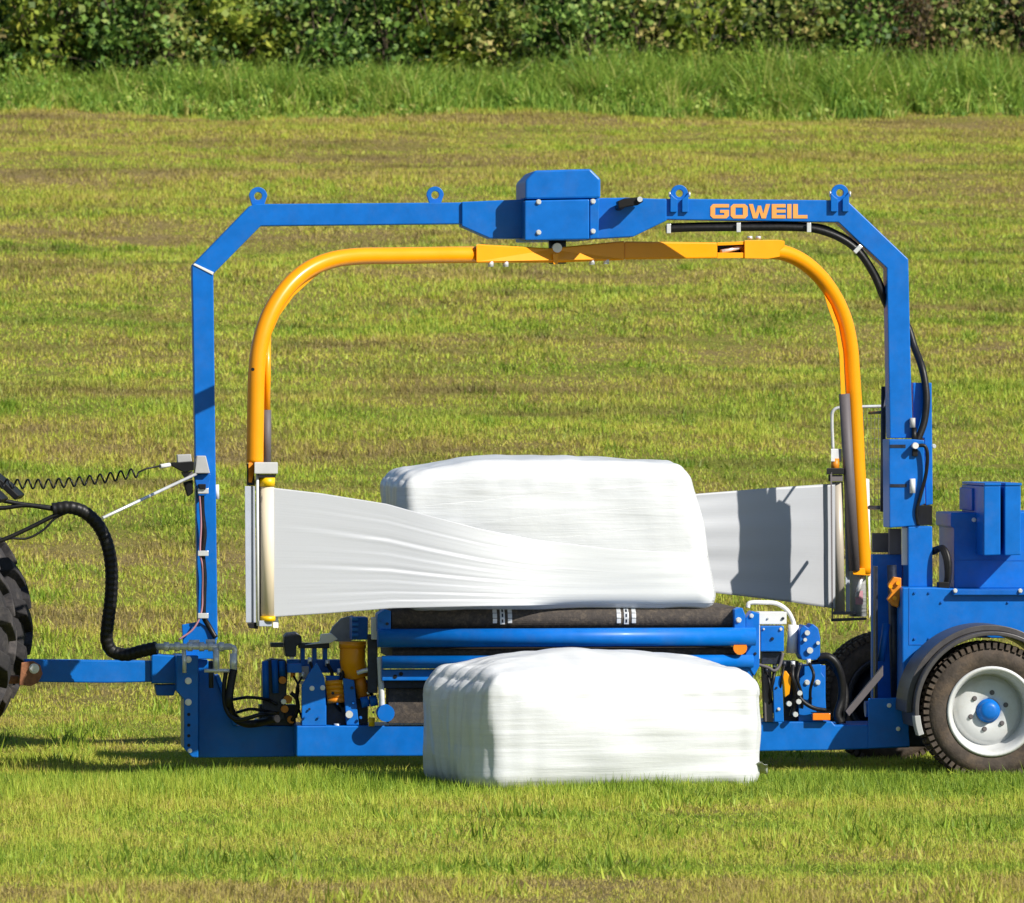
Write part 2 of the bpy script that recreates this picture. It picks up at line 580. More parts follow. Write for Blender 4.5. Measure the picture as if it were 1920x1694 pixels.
    def lathe(self, c, prof, seg=48, axis='Y', closed=True):
        """profile of (radius, along-axis) round an axis through c"""
        bm = self.bm
        c = Vector(c)
        rings = []
        for i in range(seg):
            a = 2 * math.pi * i / seg
            ca, sa = math.cos(a), math.sin(a)
            rg = []
            for r, y in prof:
                rg.append(bm.verts.new(c + (Vector((r * ca, y, r * sa)) if axis == 'Y' else Vector((r * ca, r * sa, y)))))
            rings.append(rg)
        m = len(prof)
        for i in range(seg):
            A, B = rings[i], rings[(i + 1) % seg]
            for k in range(m if closed else m - 1):
                f = bm.faces.new((A[k], A[(k + 1) % m], B[(k + 1) % m], B[k]))
                f.smooth = True
        return self
    def arc_strip(self, c, r0, r1, a0, a1, Y0, Y1, n=24):
        """curved plate of radial thickness r1-r0 between two angles (degrees)"""
        bm = self.bm
        c = Vector(c)
        rings = []
        for i in range(n + 1):
            a = R(a0 + (a1 - a0) * i / n)
            d = Vector((math.cos(a), 0, math.sin(a)))
            rings.append([bm.verts.new(c + d * r + Vector((0, y, 0))) for r, y in ((r0, Y0), (r1, Y0), (r1, Y1), (r0, Y1))])
        for A, B in zip(rings, rings[1:]):
            for k in range(4):
                f = bm.faces.new((A[k], A[(k + 1) % 4], B[(k + 1) % 4], B[k]))
        bm.faces.new(rings[0])
        bm.faces.new(rings[-1][::-1])
        return self
    def build(self, name, mat, parent=None, bevel=0.0, auto=False):
        bm = self.bm
        bmesh.ops.recalc_face_normals(bm, faces=bm.faces)
        co = [v.co for v in bm.verts]
        lo = Vector([min(v[i] for v in co) for i in range(3)])
        hi = Vector([max(v[i] for v in co) for i in range(3)])
        c = (lo + hi) / 2
        for v in bm.verts:
            v.co -= c
        me = bpy.data.meshes.new(name)
        bm.to_mesh(me)
        bm.free()
        me.materials.append(mat)
        return link(name, me, c, parent, bevel)

def link(name, me, c, parent=None, bevel=0.0):
    o = bpy.data.objects.new(name, me)
    COL.objects.link(o)
    c = Vector(c)
    WLOC[o.name] = c
    if parent:
        o.parent = parent
        o.location = c - WLOC[parent.name]
    else:
        o.location = c
    if bevel:
        b = o.modifiers.new('bevel', 'BEVEL')
        b.width = bevel
        b.segments = 2
        b.limit_method = 'ANGLE'
        b.angle_limit = R(35)
    return o

def thing(name, label, cat, loc=(0, 0, 0), group=None):
    o = bpy.data.objects.new(name, None)
    COL.objects.link(o)
    o.empty_display_size = 0.2
    o.location = loc
    WLOC[o.name] = Vector(loc)
    tag(o, label, cat, group)
    return o

def tag(o, label=None, cat=None, group=None, kind=None):
    for k, v in (('label', label), ('category', cat), ('group', group), ('kind', kind)):
        if v:
            o[k] = v
    return o

def bolt_mesh(r, mat):
    key = (round(r, 4), mat.name)
    if key not in MESHED:
        bm = bmesh.new()
        for rad, y0, y1, seg in ((r * 1.25, 0.0, -0.003, 14), (r, -0.003, -0.003 - r * 0.8, 6)):
            a = [bm.verts.new((rad * math.cos(2 * math.pi * i / seg), y0, rad * math.sin(2 * math.pi * i / seg))) for i in range(seg)]
            b = [bm.verts.new((v.co.x, y1, v.co.z)) for v in a]
            bm.faces.new(a); bm.faces.new(b[::-1])
            for i in range(seg):
                bm.faces.new((a[i], b[i], b[(i + 1) % seg], a[(i + 1) % seg]))
        bmesh.ops.recalc_face_normals(bm, faces=bm.faces)
        me = bpy.data.meshes.new('bolt')
        bm.to_mesh(me)
        bm.free()
        me.materials.append(mat)
        MESHED[key] = me
    return MESHED[key]

def bolt(px, py, Y, parent, rpx=4.0, mat=None):
    return link('bolt', bolt_mesh(px_m(rpx * .85, Y), mat or STEEL), P(px, py, Y), parent)

# ------------------------------------------------------------------ the field
def build_ground():
    ys = np.concatenate([np.linspace(-90, -14, 20), np.linspace(-13, 66, 160), np.linspace(68, 420, 24)])
    xs = np.concatenate([np.linspace(-220, -22, 14), np.linspace(-20, 34, 110), np.linspace(36, 260, 14)])
    X, Yg = np.meshgrid(xs, ys)
    Z = gz(Yg) + gbump(X, Yg)
    v = np.stack([X.ravel(), Yg.ravel(), Z.ravel()], 1)
    nx, ny = len(xs), len(ys)
    f = [(j * nx + i, j * nx + i + 1, (j + 1) * nx + i + 1, (j + 1) * nx + i) for j in range(ny - 1) for i in range(nx - 1)]
    me = bpy.data.meshes.new('field_ground')
    me.from_pydata(v.tolist(), [], f)
    me.polygons.foreach_set('use_smooth', [True] * len(f))
    me.materials.append(GROUND)
    o = bpy.data.objects.new('field_ground', me)
    COL.objects.link(o)
    tag(o, 'mown hay field rising gently towards the hedge', 'field', kind='structure')
build_ground()

def tri_mesh(name, V, rnd, mat, k=3):
    """V: (n, k, 3) faces of k corners, one random value for each face"""
    n = V.shape[0]
    me = bpy.data.meshes.new(name)
    me.vertices.add(n * k)
    me.vertices.foreach_set('co', V.reshape(-1).astype(np.float32))
    me.loops.add(n * k)
    me.loops.foreach_set('vertex_index', np.arange(n * k, dtype=np.int32))
    me.polygons.add(n)
    me.polygons.foreach_set('loop_start', np.arange(0, n * k, k, dtype=np.int32))
    me.update(calc_edges=True)
    a = me.attributes.new('rnd', 'FLOAT', 'POINT')
    a.data.foreach_set('value', np.repeat(rnd, k).astype(np.float32))
    me.materials.append(mat)
    return me

def field_xy(n, Ya, Yb, margin=2.6):
    """random spots in the stretch of field in view between two distances"""
    Y = rng.uniform(Ya, Yb, n)
    d = (Y - CPOS.y) / math.cos(VIEW)
    xc = math.tan(VIEW) * (Y - 0.5)
    hw = 0.082 * d + margin
    X = xc + rng.uniform(-1, 1, n) * hw
    wmax = 0.082 * (Yb - CPOS.y) / math.cos(VIEW) + margin
    keep = rng.random(n) < hw / wmax
    return X[keep], Y[keep]

def vnoise(X, Y, seed, amp=((1, 1.0), (2.3, .6), (5.1, .4))):
    r = np.random.default_rng(seed)
    s = np.zeros_like(X)
    for f, a in amp:
        for _ in range(3):
            th = r.uniform(0, 6.28)
            s += a / 3 * np.sin(f * (X * math.cos(th) * 0.55 + Y * math.sin(th)) * r.uniform(.8, 1.25) + r.uniform(0, 6.28))
    return s

def build_mown():
    parts, rn = [], []
    for Ya, Yb, n, hmin, hmax, wd in ((-13, 6, 640000, 0.026, 0.074, 0.0036), (6, 26, 330000, 0.03, 0.085, 0.0065), (26, 61.5, 520000, 0.03, 0.085, 0.009)):
        X, Y = field_xy(n, Ya, Yb)
        n = len(X)
        Z = gz(Y) + gbump(X, Y)
        tuft = np.clip(0.75 + 0.45 * vnoise(X * 1.8, Y * .5, 5, ((1.3, .8), (4.0, .7), (11, .5))), 0.25, 1.6)
        h = rng.uniform(hmin, hmax, n) * tuft
        h *= 1 + 1.0 * np.exp(-((Y + 1.9) / 1.3) ** 2)       # a strip left longer beside the machine
        flat = rng.random(n) < 0.16                  # cut clippings lying on the stubble
        lean = rng.uniform(0.05, 0.75, n)
        lean[flat] = rng.uniform(1.2, 1.5, flat.sum())
        h[flat] *= 1.6
        th = rng.uniform(0, 2 * math.pi, n)
        tip = np.stack([X + h * np.sin(lean) * np.cos(th), Y + h * np.sin(lean) * np.sin(th), Z + h * np.cos(lean) + flat * rng.uniform(0.0, 0.035, n)], 1)
        ph = rng.uniform(0, math.pi, n)
        w = wd * rng.uniform(0.6, 1.4, n)
        dx, dy = w * np.cos(ph), w * np.sin(ph)
        base = Z - 0.004 + flat * rng.uniform(0.01, 0.03, n)
        a = np.stack([X - dx, Y - dy, base], 1)
        b = np.stack([X + dx, Y + dy, base], 1)
        parts.append(np.stack([a, b, tip], 1))
        r = rng.normal(0.5, 0.16, n)
        r[flat] -= 0.38
        r += 0.10 * vnoise(X * 1.8, Y * .5, 9, ((3, .6), (8, .6)))
        rn.append(np.clip(r, 0, 1))
    # clumps the mower missed: taller and darker
    ct = 420
    cx, cy = field_xy(ct * 2, -12, 60)
    for x0, y0 in zip(cx, cy):
        m = int(rng.integers(30, 120))
        sx, sy = rng.uniform(.05, .22), rng.uniform(.08, .5)
        X = x0 + rng.normal(0, sx, m); Y = y0 + rng.normal(0, sy, m)
        Z = gz(Y) + gbump(X, Y)
        h = rng.uniform(.05, .12, m); th = rng.uniform(0, 6.28, m); ln = rng.uniform(.1, .9, m)
        tip = np.stack([X + h * np.sin(ln) * np.cos(th), Y + h * np.sin(ln) * np.sin(th), Z + h * np.cos(ln)], 1)
        ph = rng.uniform(0, math.pi, m); w = rng.uniform(.005, .012, m)
        dx, dy = w * np.cos(ph), w * np.sin(ph)
        parts.append(np.stack([np.stack([X - dx, Y - dy, Z - .004], 1), np.stack([X + dx, Y + dy, Z - .004], 1), tip], 1))
        rn.append(np.clip(rng.normal(rng.uniform(.7, 1.1), .12, m), 0, 1))
    me = tri_mesh('mown_grass', np.concatenate(parts), np.concatenate(rn), MOWN)
    o = bpy.data.objects.new('mown_grass', me)
    COL.objects.link(o)
    tag(o, 'short yellow-green mown grass with dry clippings over the field', 'grass', kind='stuff')
build_mown()

HEDGE_Y = 61.0
TALL = foliage('long_grass', [(0.0, (0.52, 0.48, 0.15)), (0.18, (0.42, 0.52, 0.09)), (0.5, (0.26, 0.42, 0.06)), (1.0, (0.10, 0.22, 0.032))], trans=0.4)

def build_tall():
    nt_, per = 2100, 30
    n = nt_ * per
    tx = rng.uniform(-8, 21, nt_)
    to = rng.uniform(0, 1, nt_) ** 0.75 * 3.2 - 0.6
    ty = HEDGE_Y - 1.0 + 0.35 * vnoise(tx, tx * 0, 3, ((.5, .6), (1.7, .6), (4, .8))) + to
    th_ = (0.42 + 0.06 * np.clip(tx - 1, 0, 7) + 0.20 * vnoise(tx * 1.6, ty, 21, ((.9, .8), (2.6, .8), (6, .6)))) * np.clip(0.40 + to * 0.75, 0.22, 1.05) * rng.uniform(.8, 1.25, nt_)
    tsp = rng.uniform(.04, .13, nt_)
    tcol = rng.normal(0, .16, nt_)
    idx = np.repeat(np.arange(nt_), per)
    X = tx[idx] + rng.normal(0, 1, n) * tsp[idx]
    Y = ty[idx] + rng.normal(0, 1, n) * tsp[idx]
    h = th_[idx] * rng.uniform(0.45, 1.2, n)
    Z = gz(Y) + gbump(X, Y)
    th = rng.uniform(0, 2 * math.pi, n)
    bend = rng.uniform(0.1, 1.0, n)
    ph = rng.uniform(0, math.pi, n)
    w = rng.uniform(0.007, 0.020, n)
    quads = []
    prev = np.stack([X, Y, Z - 0.02], 1)
    pw = w
    for s in range(1, 4):
        t = s / 3
        p = np.stack([X + h * bend * t ** 2 * np.cos(th), Y + h * bend * t ** 2 * np.sin(th), Z + h * (t - 0.28 * bend * t ** 2)], 1)
        nw = w * (1 - t) ** 0.7 + 0.001
        d0 = np.stack([np.cos(ph) * pw, np.sin(ph) * pw, 0 * pw], 1)
        d1 = np.stack([np.cos(ph) * nw, np.sin(ph) * nw, 0 * nw], 1)
        quads.append(np.stack([prev - d0, prev + d0, p + d1, p - d1], 1))
        prev, pw = p, nw
    r = np.clip(rng.normal(0.42, 0.17, n) + tcol[idx], 0, 1)
    # broad-leaved weeds among the grass
    kk = rng.integers(0, nt_, 900)
    wz = gz(ty[kk]) + th_[kk] * rng.uniform(.15, .85, 900)
    lq, lr = leaves(np.stack([tx[kk], ty[kk], wz], 1), np.full(900, .10), 14000, .07, 41)
    quads.append(lq)
    me = tri_mesh('tall_grass', np.concatenate(quads), np.concatenate([r] * 3 + [lr]), TALL, 4)
    o = bpy.data.objects.new('tall_grass', me)
    COL.objects.link(o)
    tag(o, 'strip of long uncut green grass along the foot of the hedge', 'long grass', kind='stuff')

# ------------------------------------------------------------------ the hedge, shrub by shrub
LEAFS = {
    'dark':  foliage('leaf_dark_green', [(0.0, (0.38, 0.46, 0.12)), (0.3, (0.21, 0.34, 0.06)), (0.65, (0.10, 0.20, 0.035)), (1.0, (0.025, 0.06, 0.014))]),
    'lime':  foliage('leaf_yellow_green', [(0.0, (0.46, 0.46, 0.07)), (0.35, (0.29, 0.36, 0.045)), (0.7, (0.15, 0.22, 0.028)), (1.0, (0.06, 0.11, 0.015))]),
    'olive': foliage('leaf_olive', [(0.0, (0.46, 0.38, 0.13)), (0.3, (0.30, 0.35, 0.08)), (0.65, (0.15, 0.22, 0.04)), (1.0, (0.04, 0.07, 0.015))]),
    'brown': foliage('leaf_dry_brown', [(0.0, (0.34, 0.23, 0.12)), (0.35, (0.20, 0.13, 0.06)), (0.7, (0.10, 0.085, 0.03)), (1.0, (0.05, 0.05, 0.02))]),
}
LBL = {
    'dark': 'dark green leafy shrub in the hedge behind the long grass',
    'lime': 'yellow-green large-leaved shrub in the hedge behind the long grass',
    'olive': 'dull olive-green shrub in the hedge behind the long grass',
    'brown': 'shrub with dry brown leaves and bare stems in the hedge',
}

def leaves(centres, spread, count, size, seed):
    r = np.random.default_rng(seed)
    k = len(centres)
    idx = r.integers(0, k, count)
    c = centres[idx]
    off = r.normal(0, 1, (count, 3)) * spread[idx][:, None] * np.array([1, 1, 0.7])
    p = c + off
    d = r.normal(0, 1, (count, 3)) + np.array([0, -0.35, -0.25])
    d /= np.linalg.norm(d, axis=1)[:, None]
    s = np.cross(d, r.normal(0, 1, (count, 3)) + np.array([0, -0.6, 0.9]))
    s /= np.linalg.norm(s, axis=1)[:, None]
    L = size * r.uniform(0.55, 1.35, count)[:, None]
    W = L * r.uniform(0.30, 0.48, count)[:, None]
    nrm = np.cross(d, s) * L * 0.12
    q = np.stack([p - d * L * .5, p + s * W + nrm, p + d * L * .5, p - s * W + nrm], 1)
    rv = np.clip(r.normal(0.5, 0.22, count) + r.normal(0, 0.2, k)[idx], 0, 1)
    return q, rv

def shrub(x, y, w, h, kind, seed, leafn, size):
    z0 = float(gz(y)) + float(gbump(x, y))
    r = random.Random(seed)
    t = thing('hedge_shrub', LBL[kind], 'shrub', (x, y, z0), {'dark': 'dark green shrubs of the hedge', 'lime': 'yellow-green shrubs of the hedge', 'olive': 'olive shrubs of the hedge', 'brown': 'dry brown shrubs of the hedge'}[kind])
    tr = MB()
    cs, sp = [], []
    nst = 7 if kind != 'brown' else 13
    for i in range(nst):
        a = r.uniform(0, 6.28)
        lean = r.uniform(0.15, 1.0)
        tx, ty = math.cos(a) * w * .5 * lean, math.sin(a) * w * .45 * lean
        hz = h * r.uniform(0.6, 1.0) * (1.05 - 0.25 * lean)
        b0 = Vector((x + r.uniform(-.12, .12), y + r.uniform(-.12, .12), z0 - 0.05))
        pts = [b0, b0 + Vector((tx * .25, ty * .25, hz * .4)), b0 + Vector((tx * .65, ty * .65, hz * .72)), b0 + Vector((tx, ty, hz))]
        tr.tube(pts, [0.028 * (1 - j / 25 * .85) for j in range(25)], 5)
        for j in range(7):
            f = r.uniform(0.18, 1.0)
            q = pts[0].lerp(pts[3], f) + Vector((r.gauss(0, w * .17), r.gauss(0, w * .17), r.gauss(0, .12)))
            q.z = max(q.z, z0 + 0.15)
            cs.append(q); sp.append(r.uniform(0.08, 0.2) * w / 1.5)
            if j < 4:
                e = pts[0].lerp(pts[3], f * 0.85)
                tr.tube([e, e.lerp(q, .5) + Vector((0, 0, .05)), q], [0.010 - 0.0004 * jj for jj in range(17)], 4)
    tr.build('trunk', BARK, t)
    q, rv = leaves(np.array([list(c) for c in cs]), np.array(sp), leafn, size, seed)
    c0 = np.array([x, y, z0 + h / 2])
    me = tri_mesh('crown', q - c0, rv, LEAFS[kind], 4)
    link('crown', me, c0, t)

build_tall()
seq = ['dark', 'olive', 'lime', 'dark', 'lime', 'dark', 'olive', 'lime', 'dark', 'dark', 'lime', 'olive', 'dark', 'olive', 'lime', 'olive', 'dark', 'brown', 'olive', 'brown', 'dark', 'olive']
for i, k in enumerate(seq):
    x = -5.6 + i * 1.08 + random.uniform(-.25, .25)
    shrub(x, HEDGE_Y + 2.0 + random.uniform(-.35, .4), random.uniform(1.5, 2.0), random.uniform(2.3, 3.1), k, 100 + i, 1800 if k != 'brown' else 1500, {'dark': .108, 'lime': .135, 'olive': .11, 'brown': .09}[k])
def thicket():
    r = np.random.default_rng(77)
    n = 1500
    x = r.uniform(-9, 24, n); y = HEDGE_Y + r.uniform(3.0, 7.5, n)
    z = gz(y) + r.uniform(0.1, 4.6, n)
    q, rv = leaves(np.stack([x, y, z], 1), r.uniform(.25, .45, n), 75000, .19, 78)
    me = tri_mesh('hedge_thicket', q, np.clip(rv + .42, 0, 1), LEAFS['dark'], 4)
    o = bpy.data.objects.new('hedge_thicket', me)
    COL.objects.link(o)
    tag(o, 'dense dark thicket filling the hedge behind the front shrubs', 'thicket', kind='stuff')
thicket()

# ================================================================== THE BALE WRAPPER
W = thing('bale_wrapper', 'blue and orange trailed square bale wrapper with tall arch and two film arms', 'bale wrapper', P(1045, 1400, 0.5) * 1.0)

# ---- arch
arch = MB().prism([(372, 1200), (360, 498), (468, 387), (480, 383), (865, 380), (1250, 373), (1588, 376), (1703, 486), (1708, 700), (1712, 822), (1669, 822), (1663, 503), (1572, 417), (1250, 412), (865, 420), (489, 424), (400, 514), (408, 1200)], 0.42, 0.58).build('arch', BLUE, W, 0.006)
MB().prism([(362, 497), (365, 494), (401, 511), (399, 516)], 0.414, 0.421).build('weld_seam', WHITEP, arch, 0.002)
MB().prism([(866, 379), (985, 374), (1105, 372), (1180, 371), (1250, 374), (1250, 414), (1188, 444), (1100, 449), (918, 447), (866, 424)], 0.40, 0.60).build('centre_plate', BLUE, W, 0.006)

# ---- gearbox cover in the middle of the arch
gb = MB().prism([(985, 339), (1003, 320), (1107, 317), (1126, 336), (1126, 372), (985, 374)], 0.235, 0.82).build('gearbox_cover', BLUE, W, 0.012)
fp = MB().prism([(984, 376.5), (1105, 374), (1105, 449), (984, 451)], 0.225, 0.80).build('gearbox_front', BLUE, W, 0.008)
MB().prism([(1106, 374), (1124, 374), (1122, 447), (1106, 448)], 0.24, 0.80).build('gearbox_side_plate', BLUE, W, 0.005)
for x, y in ((1010, 379), (1010, 436)):
    bolt(x, y, 0.225, fp, 4.6)
for x, y in ((1112, 378), (1112, 434)):
    bolt(x, y, 0.24, fp, 4.6)
# slewing sensor on the arch
sg = MB().prism([(1158, 378), (1172, 372), (1196, 370), (1207, 378), (1196, 385), (1176, 388), (1160, 392)], 0.27, 0.37).build('slew_sensor', BLACKP, W, 0.006)
MB().tube([P(1172, 384, .28), P(1166, 390, .30), P(1158, 392, .36), P(1156, 388, .40)], px_m(3.5)).build('sensor_cable', BLACK, sg)
MB().ycyl(1200, 374, 5, 0.25, 0.27).build('sensor_face', STEEL, sg)

# ---- lifting eyes
MB().ring_plate(484, 368, 17, 7.5, 17, 0.47, 0.51).build('lifting_eye', BLUE, W, 0.003)
MB().ring_plate(816, 366, 16, 7.5, 16, 0.47, 0.51).build('lifting_eye', BLUE, W, 0.003)
for cx, cy in ((1274, 361), (1575, 360)):
    e = MB().ring_plate(cx, cy + 2, 16, 7.0, 15, 0.44, 0.47).build('lifting_eye', BLUE, W, 0.003)
    MB().prism([(cx - 17, cy + 2), (cx - 9, cy + 10), (cx - 4, cy + 13), (cx - 4, cy + 37), (cx - 17, cy + 37)], 0.395, 0.419).build('eye_leg', BLUE, e, 0.003)
    MB().prism([(cx + 17, cy + 2), (cx + 9, cy + 10), (cx + 5, cy + 13), (cx + 5, cy + 37), (cx + 17, cy + 37)], 0.395, 0.419).build('eye_leg', BLUE, e, 0.003)
    for s in (-1, 1):
        MB().cyl(P(cx + s * 17, cy + 4, 0.43), P(cx + s * 20, cy + 4, 0.43), px_m(5), 8).build('eye_pin', STEEL, e)

# ---- lettering
def lettering():
    m = MB()
    y0, y1 = 383.0, 410.0
    t, tv = 6.5, 9.0
    def q(*pts):
        m.prism(list(pts), 0.4165, 0.4185)
    def r(a, b, c, d):
        q((a, b), (c, b), (c, d), (a, d))
    def frame(x0, x1, right=True, k=5):
        q((x0 + k, y0), (x1, y0) if not right else (x1 - k, y0), (x1 - (tv if right else 0), y0 + t), (x0 + tv, y0 + t))
        q((x0 + k, y0), (x0 + tv, y0 + t), (x0 + tv, y1 - t), (x0 + k, y1), (x0, y1 - k), (x0, y0 + k))
        q((x0 + tv, y1 - t), (x1 - tv, y1 - t), (x1 - k, y1), (x0 + k, y1))
        if right:
            q((x1 - k, y0), (x1, y0 + k), (x1, y1 - k), (x1 - k, y1), (x1 - tv, y1 - t), (x1 - tv, y0 + t))
    frame(1332, 1367, right=False)
    q((1358, 394), (1367, 394), (1367, 405), (1362, 410), (1358, 403.5))
    r(1350, 394, 1358, 399.5)
    frame(1370, 1402)
    x = 1404
    q((x, y0), (x + 8, y0), (x + 13, y1 - 9), (x + 17, y0 + 3), (x + 23, y0 + 3), (x + 27, y1 - 9), (x + 32, y0), (x + 40, y0), (x + 32, y1), (x + 24, y1), (x + 20, y1 - 12), (x + 16, y1), (x + 8, y1))
    x = 1447
    r(x, y0, x + tv, y1)
    for yy in (y0, 393.6, y1 - t):
        r(x + tv, yy, x + 26, yy + (t if yy != 393.6 else 5.6))
    r(1476, y0, 1484, y1)
    r(1487, y0, 1496, y1)
    r(1496, y1 - t, 1514, y1)
    m.build('lettering', LETTER, W)
lettering()

# ---- hose run along the arch, right side
hs = MB().tube([P(1248, 430, .46), P(1300, 428, .45), P(1400, 427, .45), P(1480, 427, .45), P(1530, 431, .45), P(1575, 447, .45), P(1610, 473, .45), P(1638, 515, .46), P(1655, 555, .48), P(1672, 590, .62), P(1700, 610, .64), P(1714, 650, .60), P(1730, 695, .50), P(1737, 745, .46), P(1733, 790, .44), P(1722, 822, .42), P(1718, 832, .42)], px_m(7), 10).build('arch_hose', BLACK, W)
MB().tube([P(1250, 424, .50), P(1380, 421, .51), P(1520, 423, .5), P(1570, 438, .5), P(1606, 462, .5), P(1640, 510, .5), P(1660, 552, .53)], px_m(5), 8).build('arch_hose', BLACK, W)
for x, y, a in ((1254, 430, 0), (1385, 428, 0), (1517, 428, 0), (1608, 468, 0.75)):
    c, s = math.cos(a), math.sin(a)
    pts = [(x + c * u - s * v, y + s * u + c * v) for u, v in ((-4, -10), (4, -10), (4, 8), (-4, 8))]
    MB().prism(pts, 0.405, 0.418).build('hose_clamp', STEEL, W, 0.003)

# ---- wrapping arms (swung round the axis)
ctr = MB()
ctr.aprism([(893, 458), (1030, 466), (1171, 452), (1171, 488), (1040, 493), (893, 493)], -0.075, 0.075)
ctr = ctr.build('arm_beam', ORANGE, W, 0.008)
for x, y in ((920, 494), (948, 494), (1110, 490), (1137, 489)):
    a = PA(x, y, -0.06)
    MB().cyl(a + Vector((0, 0, 0.012)), a + Vector((0, 0, -0.022)), px_m(5.5), 8).build('bolt', STEEL, ctr)
MB().cyl(AX + Vector((0, 0, 0.10)), AX + Vector((0, 0, -0.10)), 0.055, 20).build('pivot_shaft', DARK, ctr)
MB().aprism([(1036, 476), (1048, 476), (1046, 496), (1038, 496)], -0.10, -0.078).build('stop_tab', ORANGE, ctr, 0.002)
pp = PA(1045, 465, -0.1)
MB().cyl(pp, pp + Vector((0, 0.06, 0)), px_m(9)).build('pivot_sensor', STEEL, ctr)

la = MB().tube([PA(905, 478), PA(830, 478.5), PA(740, 480), PA(672, 481), PA(622, 488), PA(580, 505), PA(545, 533), PA(517, 570), PA(498, 610), PA(486, 655), PA(481, 700), PA(479.5, 760), PA(478.5, 820), PA(478, 868)], px_m(15.5), 20).build('wrapping_arm', ORANGE, W)
MB().aprism([(600, 513), (585, 524), (550, 556), (524, 592), (507, 632), (499, 640), (503, 612), (520, 578), (548, 543), (580, 518)], 0.00, 0.02).build('arm_rib', ORANGE, la, 0.002)
MB().cyl(PA(502, 628, .0), PA(500.5, 775, .0), px_m(6.2), 12).build('spring_rod', ORANGE, la)
MB().cyl(PA(500.5, 769, .0), PA(500, 875, .0), px_m(8), 14).build('sleeve', SLEEVE, la)
MB().ycyl(474, 693, 3.2, PA(474, 693, -.055).y, PA(474, 693, -.04).y, 10).build('hole_plug', BLACKP, la)
MB().aprism([(466, 868), (477, 868), (477, 885), (472, 905), (466, 905)], -0.03, 0.03).build('arm_tongue', ORANGED, la, 0.003)

ra = MB()
ra.tube([PA(1392, 470), PA(1440, 471), PA(1474, 476), PA(1508, 493), PA(1540, 522), PA(1566, 560), PA(1584, 602), PA(1594, 650), PA(1598, 700), PA(1603, 780), PA(1608, 880), PA(1614, 980), PA(1620, 1076)], px_m(15, 1.1), 20)
ra = ra.build('wrapping_arm', ORANGE, W)
MB().aprism([(1171, 453), (1345, 455), (1345, 485), (1171, 487)], -0.05, 0.05).build('arm_tube', ORANGE, ra, 0.01)
MB().aprism([(1345, 455), (1396, 453), (1396, 459), (1345, 461)], -0.05, 0.05).build('arm_tube', ORANGE, ra, 0.002)
MB().aprism([(1345, 474), (1396, 474), (1396, 484), (1345, 485)], -0.05, 0.05).build('arm_tube', ORANGE, ra, 0.002)
MB().aprism([(1345, 461), (1396, 459), (1396, 474), (1345, 474)], 0.02, 0.05).build('slot_back', DARK, ra)
MB().cyl(PA(1352, 472, -.01), PA(1394, 463, -.01), px_m(4)).build('slot_spring', STEEL, ra)
MB().aprism([(1396, 451), (1458, 450), (1471, 452), (1471, 462), (1462, 470), (1462, 482), (1440, 486), (1396, 485)], -0.062, 0.062).build('arm_bracket', ORANGE, ra, 0.004)
for x in (1406, 1422):
    c = PA(x, 449, -.03)
    MB().cyl(c, c + Vector((0, 0, 0.02)), px_m(5), 8).build('bolt', STEEL, ra)
MB().aprism([(1545, 552), (1558, 572), (1572, 610), (1581, 660), (1585, 742), (1577, 742), (1574, 668), (1566, 615), (1552, 576)], -0.03, 0.01).build('arm_rib', ORANGE, ra, 0.003)
MB().cyl(PA(1583, 739, -.03), PA(1602, 1070, -.03), px_m(10.5, 1.1), 16).build('sleeve', SLEEVE, ra)
MB().cyl(PA(1617, 1076, -.0), PA(1606, 1120, -.0), px_m(4, 1.2)).build('end_pin', STEEL, ra)
MB().aprism([(1597, 1066), (1632, 1066), (1632, 1080), (1600, 1078)], -0.045, 0.06).build('arm_foot', ORANGE, ra, 0.004)

# ---- film holders at the arm ends
lh = MB().aprism([(459, 912), (478, 912), (480, 1168), (461, 1168)], -0.02, 0.03).build('film_holder', PLATE, W, 0.004)
MB().cyl(PA(482.5, 868, -.06), PA(483.5, 1174, -.06), px_m(2.6), 8).build('holder_rod', WHITEP, lh)
MB().aprism([(485, 890), (491, 890), (491, 1166), (485, 1166)], -0.03, 0.02).build('holder_back', SLEEVE, lh)
MB().aprism([(477, 867), (521, 867), (521, 889), (477, 889)], -0.10, 0.04).build('drive_cover', GREY, lh, 0.006)
MB().aprism([(482, 889.5), (518, 889.5), (516, 896), (484, 896)], -0.085, 0.03).build('drive_plate', BLACKP, lh)
MB().aprism([(486, 1164), (510, 1164), (510, 1175), (486, 1175)], -0.075, 0.03).build('bottom_bracket', PLATE, lh, 0.003)
MB().aprism([(512, 1156), (522, 1156), (522, 1178), (512, 1178)], -0.05, -0.03).build('bottom_bracket', WHITEP, lh, 0.003)
MB().aprism([(463, 1169), (484, 1167), (484, 1180), (467, 1178)], -0.04, 0.03).build('bottom_bracket', BLACKP, lh, 0.003)
MB().aprism([(463, 868), (476, 880), (478, 911), (463, 911)], -0.01, 0.02).build('holder_hinge', DARK, lh, 0.003)

